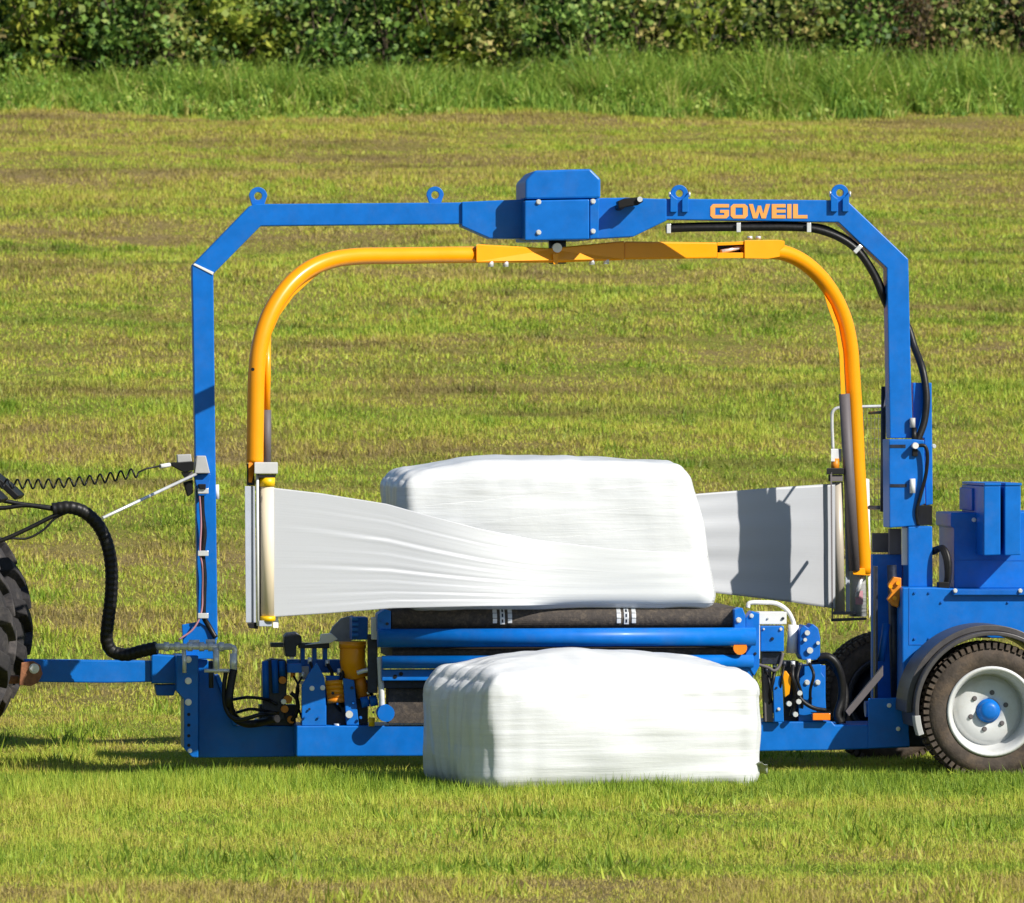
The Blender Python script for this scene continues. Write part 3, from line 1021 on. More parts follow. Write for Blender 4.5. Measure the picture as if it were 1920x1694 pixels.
rh = MB().aprism([(1583, 893), (1590, 893), (1594, 1150), (1586, 1150)], 0.00, 0.05).build('film_holder', PLATE, W, 0.003)
MB().aprism([(1550, 878), (1583, 878), (1583, 890), (1550, 890)], -0.05, 0.10).build('drive_plate', BLACKP, rh, 0.004)
MB().aprism([(1553, 890.5), (1580, 890.5), (1580, 903), (1553, 903)], -0.03, 0.08).build('drive_cover', SLEEVE, rh, 0.003)
MB().aprism([(1562, 1147), (1606, 1147), (1606, 1153), (1562, 1153)], -0.03, 0.09).build('bottom_bracket', SLEEVE, rh, 0.003)
MB().aprism([(1558, 1160), (1625, 1158), (1625, 1163), (1558, 1166)], -0.05, 0.09).build('bottom_bracket', DARK, rh, 0.003)
MB().aprism([(1557, 886), (1560, 886), (1562, 1162), (1559, 1162)], -0.05, -0.03).build('holder_rod', SLEEVE, rh)
MB().aprism([(1622, 897), (1630, 899), (1634, 1150), (1630, 1160)], 0.03, 0.05).build('holder_plate', WHITEP, rh, 0.002)
MB().aprism([(1558, 842), (1578, 842), (1578, 866), (1558, 866)], 0.0, 0.04).build('holder_clip', STEEL, rh, 0.004)
MB().cyl(PA(1566, 860, .02), PA(1566, 884, .02), px_m(8)).build('holder_stub', ORANGED, rh)

# ---- wire guard behind the right arm
g0 = MB().tube([P(1562, 846, 1.95), P(1560, 790, 1.95), P(1563, 770, 1.95), P(1580, 764, 1.95), P(1620, 763, 1.95), P(1660, 762, 1.95)], px_m(3.2), 8).build('wire_guard', STEEL, W)
MB().cyl(P(1657, 725, 0.75), P(1655, 960, 0.75), px_m(5), 8).build('guard_post', DARK, g0)
MB().cyl(P(1630, 775, 1.1), P(1660, 773, .8), px_m(3), 6).build('guard_wire', DARK, g0)
MB().cyl(P(1630, 952, 1.1), P(1660, 952, .8), px_m(4), 6).build('guard_wire', DARK, g0)
for i in range(7):
    x = 1612 + i * 7
    MB().cyl(P(x, 766, 1.95), P(x, 985, 1.95), px_m(0.45), 4).build('guard_wire', SLEEVE, g0)
for i in range(11):
    y = 785 + i * 19
    MB().cyl(P(1608, y, 1.953), P(1658, y, 1.953), px_m(0.45), 4).build('guard_wire', SLEEVE, g0)

# ---- lower frame
fb = MB().prism([(556, 1361.5), (790, 1361), (1430, 1354), (1560, 1353), (1566, 1360), (1640, 1359), (1700, 1358), (1706, 1402), (1560, 1407), (790, 1418), (556, 1419)], 0.12, 0.60).build('frame_beam', BLUE, W, 0.008)
fg = MB().prism([(372, 1236), (390, 1238), (404, 1268), (438, 1361), (555, 1361.5), (555, 1419), (372, 1421)], 0.44, 0.60).build('frame_gusset', BLUE, W, 0.006)
fl = MB().prism([(331, 1296), (331, 1230), (372, 1230), (372, 1421), (360, 1420), (345, 1404), (345, 1312)], 0.20, 0.64).build('head_flange', BLUE, W, 0.006)
for y in (1237, 1277, 1317):
    bolt(353, y, 0.20, fl, 6)
for y in (1340, 1360, 1380, 1398):
    MB().ycyl(354, y, 3.2, 0.1985, 0.205, 10).build('bolt_hole', BLACKP, fl)
bolt(356, 1408, 0.20, fl, 4)
MB().prism([(341, 1172), (372, 1166), (406, 1186), (406, 1204), (400, 1236), (345, 1236)], 0.385, 0.41).build('column_foot', BLUE, W, 0.005)
for x, y in ((579, 1357), (632, 1358)):
    MB().cyl(P(x, y + 6, 0.17), P(x, y - 1, 0.17), px_m(6), 8).build('bolt', STEEL, fb)
MB().prism([(404, 1268), (411, 1266), (447, 1359), (438, 1361)], 0.41, 0.60).build('gusset_rim', BLUE, fb, 0.002)

# ---- drawbar
db = MB().prism([(45, 1237), (290, 1240), (290, 1279), (200, 1281), (45, 1279)], 0.44, 0.57).build('drawbar', BLUE, W, 0.008)
MB().prism([(284, 1227), (330, 1230), (345, 1240), (345, 1280), (330, 1282), (284, 1282)], 0.40, 0.61).build('drawbar_socket', BLUE, W, 0.008)
MB().prism([(290, 1285), (332, 1284), (326, 1305), (294, 1305)], 0.42, 0.59).build('socket_block', BLUED, W, 0.006)
ht = MB().prism([(40, 1243), (62, 1240), (76, 1248), (80, 1264), (72, 1280), (58, 1287), (36, 1285)], 0.40, 0.437).build('hitch_plate', RUST, db, 0.004)
bolt(64, 1254, 0.40, db, 9)

# ---- feed hoses and coil cable from the tractor
MB().tube([P(98, 956, .12), P(130, 952, .12), P(160, 962, .13), P(186, 988, .14), P(202, 1024, .15), P(209, 1068, .16), P(208, 1120, .17), P(202, 1170, .18), P(200, 1200, .19), P(210, 1221, .2), P(236, 1228, .18), P(266, 1221, .15), P(294, 1215, .12)], px_m(12), 14, step=0.006, wave=0.035, wl=0.036).build('hose_bundle', BLACK, W)
for a in ([(-60, 948), (0, 953), (50, 948), (100, 955), (125, 955)], [(-60, 925), (0, 938), (45, 946), (95, 952), (125, 957)], [(-30, 1024), (12, 1010), (60, 988), (100, 968), (128, 958)], [(-30, 1030), (14, 1011), (50, 1010), (80, 995), (104, 972), (130, 960)]):
    MB().tube([P(x, y, .08 + 0.01 * i) for i, (x, y) in enumerate(a)], px_m(4 if a[1][1] != 1011 else 2.2), 8).build('feed_hose', BLACK, W)
hel = []
for i in range(0, 15 * 14 + 1):
    t = i / (15 * 14)
    c = P(-30 + t * 290, 906 - t * 20 + 10 * math.sin(t * math.pi), 0.1)
    a = 2 * math.pi * i / 14
    hel.append(c + Vector((0, math.cos(a), math.sin(a))) * px_m(8.5))
hel += [P(275, 879, .12), P(300, 874, .2), P(330, 871, .3)]
MB().tube(hel, px_m(1.9), 6, curve=False).build('coil_cable', BLACK, W)
MB().cyl(P(300, 875, .2), P(318, 872, .25), px_m(4)).build('cable_plug', WHITEP, W)
sb = MB().prism([(332, 853), (358, 852), (360, 866), (333, 868)], 0.26, 0.38).build('socket_box', GREY, W, 0.005)
MB().prism([(322, 868), (364, 866), (364, 882), (345, 886), (322, 874)], 0.25, 0.40).build('socket_base', BLACKP, sb, 0.004)
MB().prism([(340, 886), (362, 884), (360, 900), (346, 896)], 0.30, 0.40).build('socket_foot', SLEEVE, sb, 0.004)
MB().prism([(369, 855), (386, 855), (394, 888), (365, 888)], 0.30, 0.418).build('bracket_cap', GREY, W, 0.005)
MB().cyl(P(192, 972, -.55), P(368, 889, .32), px_m(2.9), 10).build('stay_rod', STEEL, W)
bk = MB().prism([(363, 889), (396, 889), (392, 912), (386, 930), (372, 930)], 0.34, 0.419).build('stay_bracket', BLUED, W, 0.005)
MB().prism([(344, 905), (362, 900), (362, 925), (352, 932)], 0.36, 0.46).build('stay_lever', BLACKP, bk, 0.006)
MB().prism([(372, 908), (386, 908), (386, 918), (374, 918)], 0.32, 0.34).build('hinge_pin', BLACKP, bk, 0.003)
MB().cyl(P(406, 909, .47), P(407, 936, .47), px_m(4.5), 10).build('spirit_level', WHITEP, W)
col_h = MB().tube([P(378, 925, .36), P(379, 960, .37), P(383, 1000, .37), P(380, 1038, .37), P(383, 1080, .37), P(382, 1120, .37), P(382, 1155, .37), P(392, 1175, .38), P(404, 1196, .37)], px_m(5), 8).build('column_hose', BLACK, W)
MB().tube([P(374, 925, .35), P(377, 980, .36), P(375, 1035, .35), P(380, 1066, .36), P(380, 1110, .36), P(377, 1150, .35), P(362, 1180, .34), P(335, 1200, .34)], px_m(1.9), 6).build('column_wire', CABLE, W)
for y in (921, 1038, 1155):
    MB().prism([(371, y - 5), (391, y - 5), (391, y + 5), (371, y + 5)], 0.335, 0.345).build('hose_clamp', STEEL, W, 0.003)

# ---- steel hydraulic pipe block at the column foot
hy = MB().cyl(P(290, 1213, .12), P(434, 1213, .12), px_m(6), 12).build('pipe_manifold', STEEL, W)
for x in (312, 332, 356, 378, 395, 415):
    MB().cyl(P(x - 5, 1213, .12), P(x + 5, 1213, .12), px_m(9), 6).build('pipe_nut', STEEL, hy)
MB().tube([P(432, 1213, .12), P(440, 1217, .12), P(440, 1232, .12), P(438, 1240, .12)], px_m(5), 10).build('pipe_elbow', STEEL, hy)
MB().cyl(P(405, 1216, .11), P(406, 1262, .11), px_m(6), 8).build('valve', STEEL, hy)
MB().cyl(P(383, 1258, .10), P(430, 1258, .10), px_m(3.5), 8).build('valve', STEEL, hy)
MB().cyl(P(354, 1204, .15), P(374, 1204, .15), px_m(4), 8).build('pipe_nut', WHITEP, hy)
MB().cyl(P(386, 1203, .15), P(404, 1203, .15), px_m(4), 8).build('pipe_nut', WHITEP, hy)
MB().cyl(P(438, 1226, .12), P(438, 1260, .12), px_m(7), 10).build('hose_end', STEEL, hy)
MB().tube([P(438, 1256, .12), P(432, 1290, .11), P(430, 1320, .11), P(440, 1345, .26), P(460, 1357, .24), P(485, 1356, .25), P(520, 1348, .12)], px_m(7.5), 10).build('valve_hose', BLACK, W)
MB().tube([P(424, 1258, .12), P(420, 1290, .12), P(424, 1330, .12), P(445, 1350, .11), P(490, 1340, .12), P(520, 1338, .32)], px_m(4), 8).build('valve_hose', BLACK, W)
MB().tube([P(437, 1312, .32), P(465, 1308, .12), P(500, 1312, .32), P(520, 1322, .34)], px_m(3), 8).build('valve_hose', BLACK, W)
MB().tube([P(445, 1336, .32), P(470, 1330, .12), P(500, 1334, .32), P(520, 1340, .34)], px_m(3), 8).build('valve_hose', BLACK, W)
MB().cyl(P(345, 1218, .13), P(346, 1262, .13), px_m(4), 8).build('pipe_drop', STEEL, hy)
MB().cyl(P(395, 1240, .13), P(396, 1290, .15), px_m(4.5), 8).build('pipe_drop', DARK, hy)

# ---- left drive group between column and table
def rr(name, mat, par, x0, y0, x1, y1, Y0, Y1, b=0.004):
    return MB().rect(x0, y0, x1, y1, Y0, Y1).build(name, mat, par, b)
ld = MB().prism([(566, 1361), (566, 1286), (580, 1262), (594, 1243), (609, 1272), (612, 1361)], 0.13, 0.17).build('table_post', BLUE, W, 0.004)
bolt(585, 1291, 0.13, ld, 4.5); bolt(605, 1290, 0.13, ld, 4.5)
MB().prism([(568, 1361), (568, 1286), (612, 1286), (612, 1361)], 0.171, 0.33).build('post_box', BLUED, ld, 0.004)
rr('post_plate', GREY, ld, 562, 1250, 579, 1275, 0.30, 0.36)
rr('post_plate', WHITEP, ld, 564, 1278, 580, 1284, 0.23, 0.30)
vb = MB().prism([(498, 1240), (510, 1236), (536, 1238), (540, 1256), (534, 1350), (500, 1356), (493, 1350), (492, 1262)], 0.40, 0.56).build('valve_block', DARK, W, 0.006)
for x, y0, y1, mt in ((497, 1240, 1312, BLUED), (515, 1238, 1300, BLUED), (528, 1240, 1268, BLUED)):
    MB().cyl(P(x, y0, .37), P(x + 2, y1, .37), px_m(6), 10).build('valve_spool', mt, vb)
for x, y, r_ in ((530, 1276, 7), (540, 1312, 8), (534, 1330, 7), (546, 1350, 7)):
    MB().ycyl(x, y, r_, 0.34, 0.40, 12).build('valve_cap', ORANGED, vb)
for x, y in ((541, 1227), (548, 1231), (532, 1316), (576, 1322), (569, 1356), (482, 1353)):
    MB().ycyl(x, y, 5, 0.33, 0.42, 8).build('hose_nut', STEEL, vb)
MB().tube([P(546, 1300, .26), P(556, 1310, .24), P(558, 1330, .25), P(548, 1352, .28)], px_m(4), 8).build('valve_hose', BLACK, vb)
rr('valve_foot', DARK, vb, 486, 1322, 555, 1361, 0.46, 0.58)
sm = MB().prism([(533, 1194), (538, 1188), (556, 1186), (566, 1194), (566, 1206), (556, 1212), (556, 1232), (536, 1232), (532, 1210)], 0.30, 0.46).build('pump_motor', DARK, W, 0.006)
rr('motor_bar', DARK, sm, 560, 1206, 618, 1216, 0.36, 0.44)
for x in (568, 590, 610):
    rr('motor_strut', BLUED, sm, x - 4, 1212, x + 4, 1250, 0.38, 0.46)
MB().prism([(572, 1210), (600, 1204), (602, 1190), (622, 1188), (634, 1199), (620, 1206), (596, 1208)], 0.28, 0.34).build('motor_shroud', WHITEP, sm, 0.004)
rr('cross_bar', BLUED, W, 540, 1238, 640, 1262, 0.40, 0.55)
# clear guard and end bracket beside the belt
MB().prism([(612, 1200), (624, 1176), (640, 1160), (662, 1154), (662, 1200), (650, 1206)], 0.55, 0.60).build('side_guard', GUARD, W, 0.004)
om = MB().tube([P(661, 1204, .22), P(661, 1212, .22), P(661, 1240, .22), P(668, 1272, .22)], px_m(24), 20, curve=False).build('drive_motor', ORANGE, W)
MB().tube([P(661, 1203, .22), P(661, 1216, .22)], px_m(25.5), 20, curve=False).build('motor_cap', ORANGE, om)
MB().cyl(P(672, 1266, .20), P(682, 1308, .20), px_m(12), 14).build('motor_neck', ORANGED, om)
for i in range(5):
    y = 1282 + i * 8
    MB().cyl(P(610 + i, y, .17), P(642 + i, y - 2, .17), px_m(5.5), 10).build('chain_link', ORANGE if i < 3 else ORANGED, W)
rr('chain_case', DARK, W, 612, 1292, 690, 1360, 0.26, 0.42)
arm2 = MB().prism([(643, 1272), (664, 1276), (673, 1360), (650, 1360)], 0.14, 0.18).build('tilt_lever', BLUE, W, 0.004)
MB().ycyl(655, 1340, 7, 0.11, 0.14, 12).build('lever_pin', STEEL, arm2)
for x, y in ((684, 1318), (700, 1316)):
    MB().cyl(P(x - 7, y, .15), P(x + 7, y - 3, .15), px_m(10), 12).build('hydraulic_joint', BLUED, W)
MB().ycyl(724, 1338, 16, -0.02, 0.12, 18).build('roller_bearing', BLUE, W)
MB().tube([P(670, 1262, .14), P(690, 1257, .12), P(704, 1262, .12), P(712, 1280, .1), P(716, 1310, .1), P(717, 1326, .1)], px_m(4.5), 10).build('steel_pipe', STEEL, W)
MB().tube([P(712, 1232, .04), P(715, 1290, .04), P(716, 1325, .06)], px_m(5.5), 10).build('white_pipe', WHITEP, W)
MB().cyl(P(697, 1362, .1), P(697, 1346, .1), px_m(6), 10).build('grease_cup', YELLOW, W)
rr('end_frame', DARK, W, 690, 1190, 708, 1300, 0.08, 0.14)
rr('end_frame', BLUED, W, 660, 1158, 690, 1200, 0.20, 0.40)
for i in range(4):
    rr('end_rib', BLUE, W, 660, 1158 + i * 10, 672, 1164 + i * 10, 0.17, 0.20, 0.002)
rr('end_plate', WHITEP, W, 697, 1158, 708, 1200, 0.02, 0.08)
MB().prism([(708, 1152), (722, 1143), (733, 1146), (733, 1182), (708, 1186)], -0.08, 0.12).build('roller_cheek', BLUE, W, 0.006)

rf = random.Random(5)
for i in range(9):
    x = 548 + i * 17 + rf.uniform(-4, 4)
    y = 1236 + rf.uniform(0, 40)
    Yh = 0.20 + rf.uniform(0, .12)
    MB().tube([P(x, y, Yh), P(x + rf.uniform(-12, 12), y + 22, Yh - .05), P(x + rf.uniform(-16, 16), y + 50, Yh), P(x + rf.uniform(-8, 8), y + 80, Yh + .06)], px_m(rf.choice((2.2, 3, 3.6))), 7).build('drive_hose', BLACK, W)
    MB().cyl(P(x, y - 7, Yh), P(x, y + 5, Yh), px_m(4.2), 8).build('hose_coupling', STEEL if i % 3 else ORANGED, W)
for x, y, Yb in ((624, 1300, .15), (633, 1320, .15), (660, 1290, .13), (662, 1318, .13), (580, 1330, .12), (598, 1345, .12), (572, 1345, .12), (690, 1300, .12), (700, 1336, .05), (676, 1346, .12), (716, 1165, -.085), (726, 1170, -.085)):
    bolt(x, y, Yb, W, rf.choice((2.2, 2.8, 3.2)), rf.choice((STEEL, DARK, BLUED)))
for x0, y0, x1, y1 in ((540, 1245, 566, 1262), (612, 1268, 640, 1286), (678, 1276, 694, 1296), (508, 1206, 532, 1214)):
    MB().rect(x0, y0, x1, y1, 0.20, 0.30).build('drive_bracket', BLUED if x0 != 508 else DARK, W, 0.004)

# ---- turning table: endless belts and rollers
def belt(name, pyc, rad, px0, px1, Yf, Yr, mat):
    a, b = P(px0, pyc, Yf), P(px1, pyc, Yf)
    prof = []
    for i in range(17):
        t = math.pi / 2 + math.pi * i / 16
        prof.append((Yf + math.cos(t) * rad, math.sin(t) * rad))
    for i in range(17):
        t = -math.pi / 2 + math.pi * i / 16
        prof.append((Yr + math.cos(t) * rad, math.sin(t) * rad))
    m = MB()
    f = [Vector((a.x, y, a.z + z)) for y, z in prof]
    k = [Vector((b.x, y, a.z + z)) for y, z in prof]
    m.poly(f, k)
    return m.build(name, mat, W)
BR = 0.068
bt = belt('belt', 1161, BR, 733, 1378, 0.05, 0.95, BELT)
for cx in (940, 1172):                               # belt lacing: three columns of steel plates
    for i in range(4):
        an = R(-8 + i * 27)
        c = P(cx, 1161, 0.05)
        for dx, wx, hx in ((-14, 8, 9), (0, 9, 13), (14, 8, 9)):
            p = Vector((c.x + px_m(dx), 0.05 - math.cos(an) * (BR + .002), c.z + math.sin(an) * (BR + .002)))
            MB().box(p, (px_m(wx), 0.004, px_m(hx)), Matrix.Rotation(-an, 3, 'X')).build('belt_lacing', STEEL, bt, 0.002)
        p = Vector((c.x, 0.05 - math.cos(an) * (BR + .0055), c.z + math.sin(an) * (BR + .0055)))
        MB().box(p, (px_m(3), 0.003, px_m(6)), Matrix.Rotation(-an, 3, 'X')).build('belt_lacing', DARK, bt)
MB().cyl(P(708, 1197, -.09), P(1416, 1194, -.09), px_m(17), 22).build('front_roller', BLUE, W)
belt('lower_belt', 1226, 0.03, 735, 1380, 0.02, 0.9, BELT)
MB().cyl(P(716, 1242, -.06), P(1412, 1240, -.06), px_m(12), 18).build('table_tube', BLUE, W)
lp = MB().prism([(716, 1256), (1412, 1252), (1412, 1274), (716, 1277)], -0.03, 0.03).build('table_rail', BLUE, W, 0.006)
for x, y in ((741, 1269), (752, 1264)):
    MB().ycyl(x, y, 4, -0.034, -0.028, 10).build('rail_hole', BLACKP, lp)
rr('table_base', BELT, W, 728, 1290, 1400, 1357, 0.10, 0.30)
rr('table_web', DARK, W, 712, 1277, 1414, 1291, 0.06, 0.40)
MB().prism([(1377, 1143), (1392, 1140), (1398, 1155), (1398, 1182), (1377, 1182)], -0.08, 0.12).build('roller_cheek', BLUE, W, 0.005)
MB().prism([(1398, 1160), (1410, 1146), (1424, 1150), (1424, 1250), (1414, 1268), (1398, 1240)], -0.04, 0.10).build('roller_cheek', BLUE, W, 0.005)
bolt(1385, 1163, -0.08, lp, 5); bolt(1409, 1155, -.04, lp, 4)
MB().ycyl(1388, 1215, 13, -0.12, -0.07, 18).build('amber_marker', AMBER, W)

# ---- right drive group
cb = rr('control_box', BLUE, W, 1426, 1174, 1470, 1222, 0.02, 0.14, 0.006)
rr('box_lid', WHITEP, cb, 1423, 1148, 1475, 1171, 0.04, 0.20)
rr('box_edge', WHITEP, cb, 1419, 1172, 1425, 1236, 0.02, 0.10, 0.002)
rr('box_foot', DARK, cb, 1428, 1223, 1468, 1246, 0.06, 0.20)
MB().tube([P(1402, 1140, .2), P(1406, 1131, .2), P(1430, 1130, .2), P(1456, 1132, .2), P(1476, 1145, .2), P(1487, 1165, .2), P(1490, 1180, .2)], px_m(4.2), 12).build('steel_pipe', WHITEP, cb)
MB().cyl(P(1488, 1172, .2), P(1484, 1225, .2), px_m(10), 14).build('pipe_jacket', WHITEP, cb)
gm = MB().prism([(1500, 1180), (1508, 1172), (1516, 1178), (1524, 1170), (1534, 1178), (1538, 1196), (1538, 1230), (1530, 1238), (1504, 1238), (1499, 1226)], 0.10, 0.30).build('gear_motor', BLUED, W, 0.006)
for x, y, r_ in ((1514, 1187, 5), (1519, 1220, 6), (1510, 1200, 3.5), (1534, 1206, 3.5)):
    MB().ycyl(x, y, r_, 0.08, 0.10, 10).build('bolt', STEEL, gm)
rp = MB().prism([(1508, 1248), (1540, 1246), (1540, 1262), (1546, 1270), (1549, 1330), (1549, 1353), (1498, 1353), (1496, 1276), (1508, 1266)], 0.14, 0.18).build('table_post', BLUE, W, 0.004)
bolt(1513, 1280, 0.14, rp, 5); bolt(1533, 1280, 0.14, rp, 5)
rr('post_box', BLUED, rp, 1500, 1248, 1548, 1353, 0.185, 0.40)
MB().prism([(1466, 1262), (1474, 1258), (1484, 1272), (1480, 1302), (1472, 1308), (1470, 1282)], 0.06, 0.12).build('chain_guide', ORANGE, W, 0.004)
MB().prism([(1449, 1270), (1466, 1268), (1470, 1354), (1452, 1354)], 0.06, 0.10).build('tilt_lever', BLUE, W, 0.004)
MB().prism([(1430, 1250), (1446, 1250), (1450, 1354), (1434, 1354)], 0.10, 0.18).build('chain_case', SLEEVE, W, 0.004)
rr('chain_case', DARK, W, 1470, 1240, 1498, 1354, 0.24, 0.40)
for pts in ([(1420, 1246, .05), (1440, 1252, .04), (1452, 1258, .03), (1462, 1248, .04), (1468, 1225, .05)],):
    MB().tube([P(*q) for q in pts], px_m(3), 8).build('valve_hose', SLEEVE, W)
MB().tube([P(1494, 1300, .08), P(1506, 1316, .07), P(1526, 1328, .08), P(1548, 1332, .12)], px_m(4), 8).build('valve_hose', BLACK, W)
MB().tube([P(1480, 1262, .1), P(1490, 1285, .1), P(1492, 1310, .1), P(1484, 1345, .12)], px_m(5), 8).build('valve_hose', BLACK, W)
for x, y in ((1498, 1316), (1500, 1300), (1492, 1340), (1480, 1320)):
    MB().ycyl(x, y, 5, 0.05, 0.09, 8).build('hose_nut', STEEL, W)
MB().tube([P(1534, 1234, .22), P(1552, 1232, .2), P(1568, 1246, .2), P(1578, 1276, .22), P(1578, 1310, .24), P(1570, 1340, .22), P(1576, 1356, .22)], px_m(8), 10).build('drive_hose', BLACK, W)
MB().tube([P(1520, 1246, .24), P(1548, 1240, .24), P(1564, 1252, .24), P(1584, 1290, .26), P(1584, 1330, .24), P(1580, 1356, .24)], px_m(6), 10).build('drive_hose', BLACK, W)
mk = rr('side_marker', AMBER, W, 1524, 1338, 1557, 1351, 0.07, 0.11, 0.004)
rr('marker_base', BLACKP, mk, 1522, 1336, 1559, 1337.5, 0.08, 0.12, 0.0)
MB().prism([(1585, 1334), (1592, 1344), (1656, 1268), (1656, 1248)], 0.20, 0.24).build('rubber_strap', SLEEVE, W, 0.004)
MB().cyl(P(1622, 1330, .3), P(1664, 1328, .3), px_m(15), 18).build('pivot_tube', BLUE, W)
bolt(1667, 1323, 0.105, W, 4); bolt(1684, 1367, 0.105, W, 4); bolt(1934, 1109, 0.14, W, 4)
MB().prism([(1628, 1310), (1700, 1308), (1706, 1400), (1628, 1404)], 0.105, 0.118).build('rear_gusset', BLUE, W, 0.005)

for i in range(6):
    x = 1440 + i * 15 + rf.uniform(-4, 4)
    y = 1238 + rf.uniform(0, 26)
    MB().tube([P(x, y, .10), P(x + rf.uniform(-10, 10), y + 24, .05), P(x + rf.uniform(-12, 12), y + 52, .08), P(x + rf.uniform(-6, 6), y + 84, .16)], px_m(rf.choice((2.2, 3, 3.6))), 7).build('drive_hose', BLACK, W)
    MB().cyl(P(x, y - 6, .10), P(x, y + 5, .10), px_m(4.2), 8).build('hose_coupling', STEEL if i % 2 else DARK, W)
for x, y, Yb in ((1432, 1180, .018), (1464, 1180, .018), (1448, 1198, .018), (1440, 1160, .038), (1468, 1160, .038), (1405, 1200, -.042), (1416, 1226, -.042), (1456, 1290, .058), (1460, 1330, .058), (1520, 1310, .138), (1536, 1330, .138)):
    bolt(x, y, Yb, W, rf.choice((2.0, 2.6, 3.0)), rf.choice((STEEL, DARK)))

# ---- right column, lower part
c1 = MB().prism([(1667, 824), (1714, 824), (1733, 826), (1735, 945), (1722, 950), (1722, 986), (1668, 990)], 0.36, 0.62).build('column_box', BLUE, W, 0.006)
rr('lock_slot', DARK, c1, 1669, 834, 1698, 840, 0.357, 0.362, 0)
rr('lock_slot', DARK, c1, 1669, 908, 1700, 914, 0.357, 0.362, 0)
MB().prism([(1712, 718), (1747, 718), (1749, 946), (1736, 948), (1733, 822), (1713, 820)], 0.50, 0.66).build('column_shield', BLUE, W, 0.005)
rr('column_gap', BLACKP, W, 1722, 948, 1748, 985, 0.50, 0.62, 0.003)
c2 = MB().prism([(1703, 988), (1748, 987), (1749, 1101), (1703, 1101)], 0.36, 0.62).build('column_base', BLUE, W, 0.006)
rr('column_lining', WHITEP, W, 1692, 990, 1702, 1060, 0.40, 0.44, 0.002)
rr('column_lining', SLEEVE, W, 1668, 992, 1690, 1040, 0.52, 0.58, 0.002)
MB().cyl(P(1711, 784, .40), P(1711, 802, .40), px_m(5.5), 10).build('column_pin', GREY, W)
MB().cyl(P(1711, 898, .34), P(1711, 925, .34), px_m(5.5), 10).build('column_pin', WHITEP, W)
MB().tube([P(1714, 803, .4), P(1714, 830, .38)], px_m(5), 8, curve=False).build('hose_end', BLACK, W)
MB().ycyl(1717, 836, 6, 0.30, 0.36, 10).build('hose_nut', WHITEP, W)
rr('hose_block', BLACKP, W, 1711, 842, 1721, 856, 0.34, 0.36)
MB().tube([P(1720, 836, .32), P(1734, 837, .32), P(1739, 855, .32), P(1736, 890, .33), P(1726, 930, .34), P(1719, 960, .35), P(1722, 986, .36)], px_m(3.5), 8).build('column_hose', BLACK, W)
bolt(1751, 837, 0.45, W, 4)

# ---- rear body
rb = MB().prism([(1692, 1102), (1752, 1102), (1925, 1113), (2060, 1113), (2060, 1200), (1800, 1196), (1752, 1232), (1712, 1290), (1706, 1356), (1692, 1356)], 0.16, 0.50).build('rear_body', BLUE, W, 0.008)
MB().prism([(1704, 1103), (1706, 1103), (1706, 1208), (1752, 1208), (1752, 1210), (1704, 1210)], 0.1575, 0.162).build('body_seam', BLUED, rb)
rr('inner_panel', BLUED, W, 1636, 1040, 1692, 1345, 0.56, 0.64)
MB().prism([(1640, 1062), (1646, 1062), (1646, 1330), (1640, 1330)], 0.30, 0.36).build('inner_rail', DARK, W, 0.003)
MB().cyl(P(1662, 1170, .36), P(1652, 1240, .36), px_m(7), 12).build('tilt_cylinder', BLUED, W)
MB().cyl(P(1672, 1060, .40), P(1680, 1330, .40), px_m(9), 12).build('tilt_cylinder', DARK, W)
rt = MB().prism([(1666, 1096), (1676, 1082), (1690, 1084), (1690, 1110), (1684, 1140), (1674, 1136), (1664, 1124), (1672, 1112)], 0.26, 0.32).build('ratchet', ORANGED, W, 0.005)
for x, y in ((1670, 1100), (1678, 1122), (1684, 1094)):
    MB().ycyl(x, y, 4, 0.235, 0.26, 8).build('ratchet_pin', ORANGE, rt)
rr('panel_lip', SLEEVE, W, 1636, 1000, 1668, 1036, 0.66, 0.70)
for i, r_ in enumerate((3.5, 5, 6)):
    MB().tube([P(1749, 1030 + i * 3, .4), P(1762 + i * 3, 1028, .32), P(1772 + i * 3, 1050, .28), P(1774 + i * 2, 1085, .28), P(1766 + i * 2, 1108, .32), P(1752, 1112, .5)], px_m(r_), 8).build('rear_hose', BLACK, W)
rr('hose_block', BLACKP, W, 1760, 1092, 1780, 1118, 0.20, 0.28, 0.004)
tk = MB().prism([(1783, 962), (2040, 958), (2040, 1104), (1789, 1104), (1789, 990), (1783, 988)], 0.42, 1.00).build('supply_box', BLUE, W, 0.008)
rr('box_rail', BLUED, tk, 1787, 1106, 2040, 1116, 0.12, 0.90, 0.003)
for x in (1791, 1913):
    bolt(x, 1108, 0.118, tk, 4)
for x0, x1 in ((1845, 1876), (1884, 1914)):
    MB().prism([(x0, 912), (x1, 911), (x1, 1041), (x0, 1042)], 0.14, 0.96).build('tall_case', BLUE, tk, 0.006)
MB().prism([(1822, 916), (1843, 914), (1843, 958), (1822, 958)], 0.5, 0.96).build('tall_case', BLUED, tk, 0.006)
bolt(1826, 975, 0.42, tk, 4)
rr('lid_seam', BLUED, tk, 1790, 1050, 2036, 1052, 0.4175, 0.421, 0)
for x0 in (1848, 1887):
    rr('case_lid', BLUE, tk, x0 - 2, 906, x0 + 29, 911, 0.135, 0.965, 0.003)
for x, y in ((1715, 1112), (1742, 1112), (1715, 1198), (1742, 1198), (1765, 1130), (1890, 1130)):
    bolt(x, y, 0.158, rb, 2.4, BLUED)

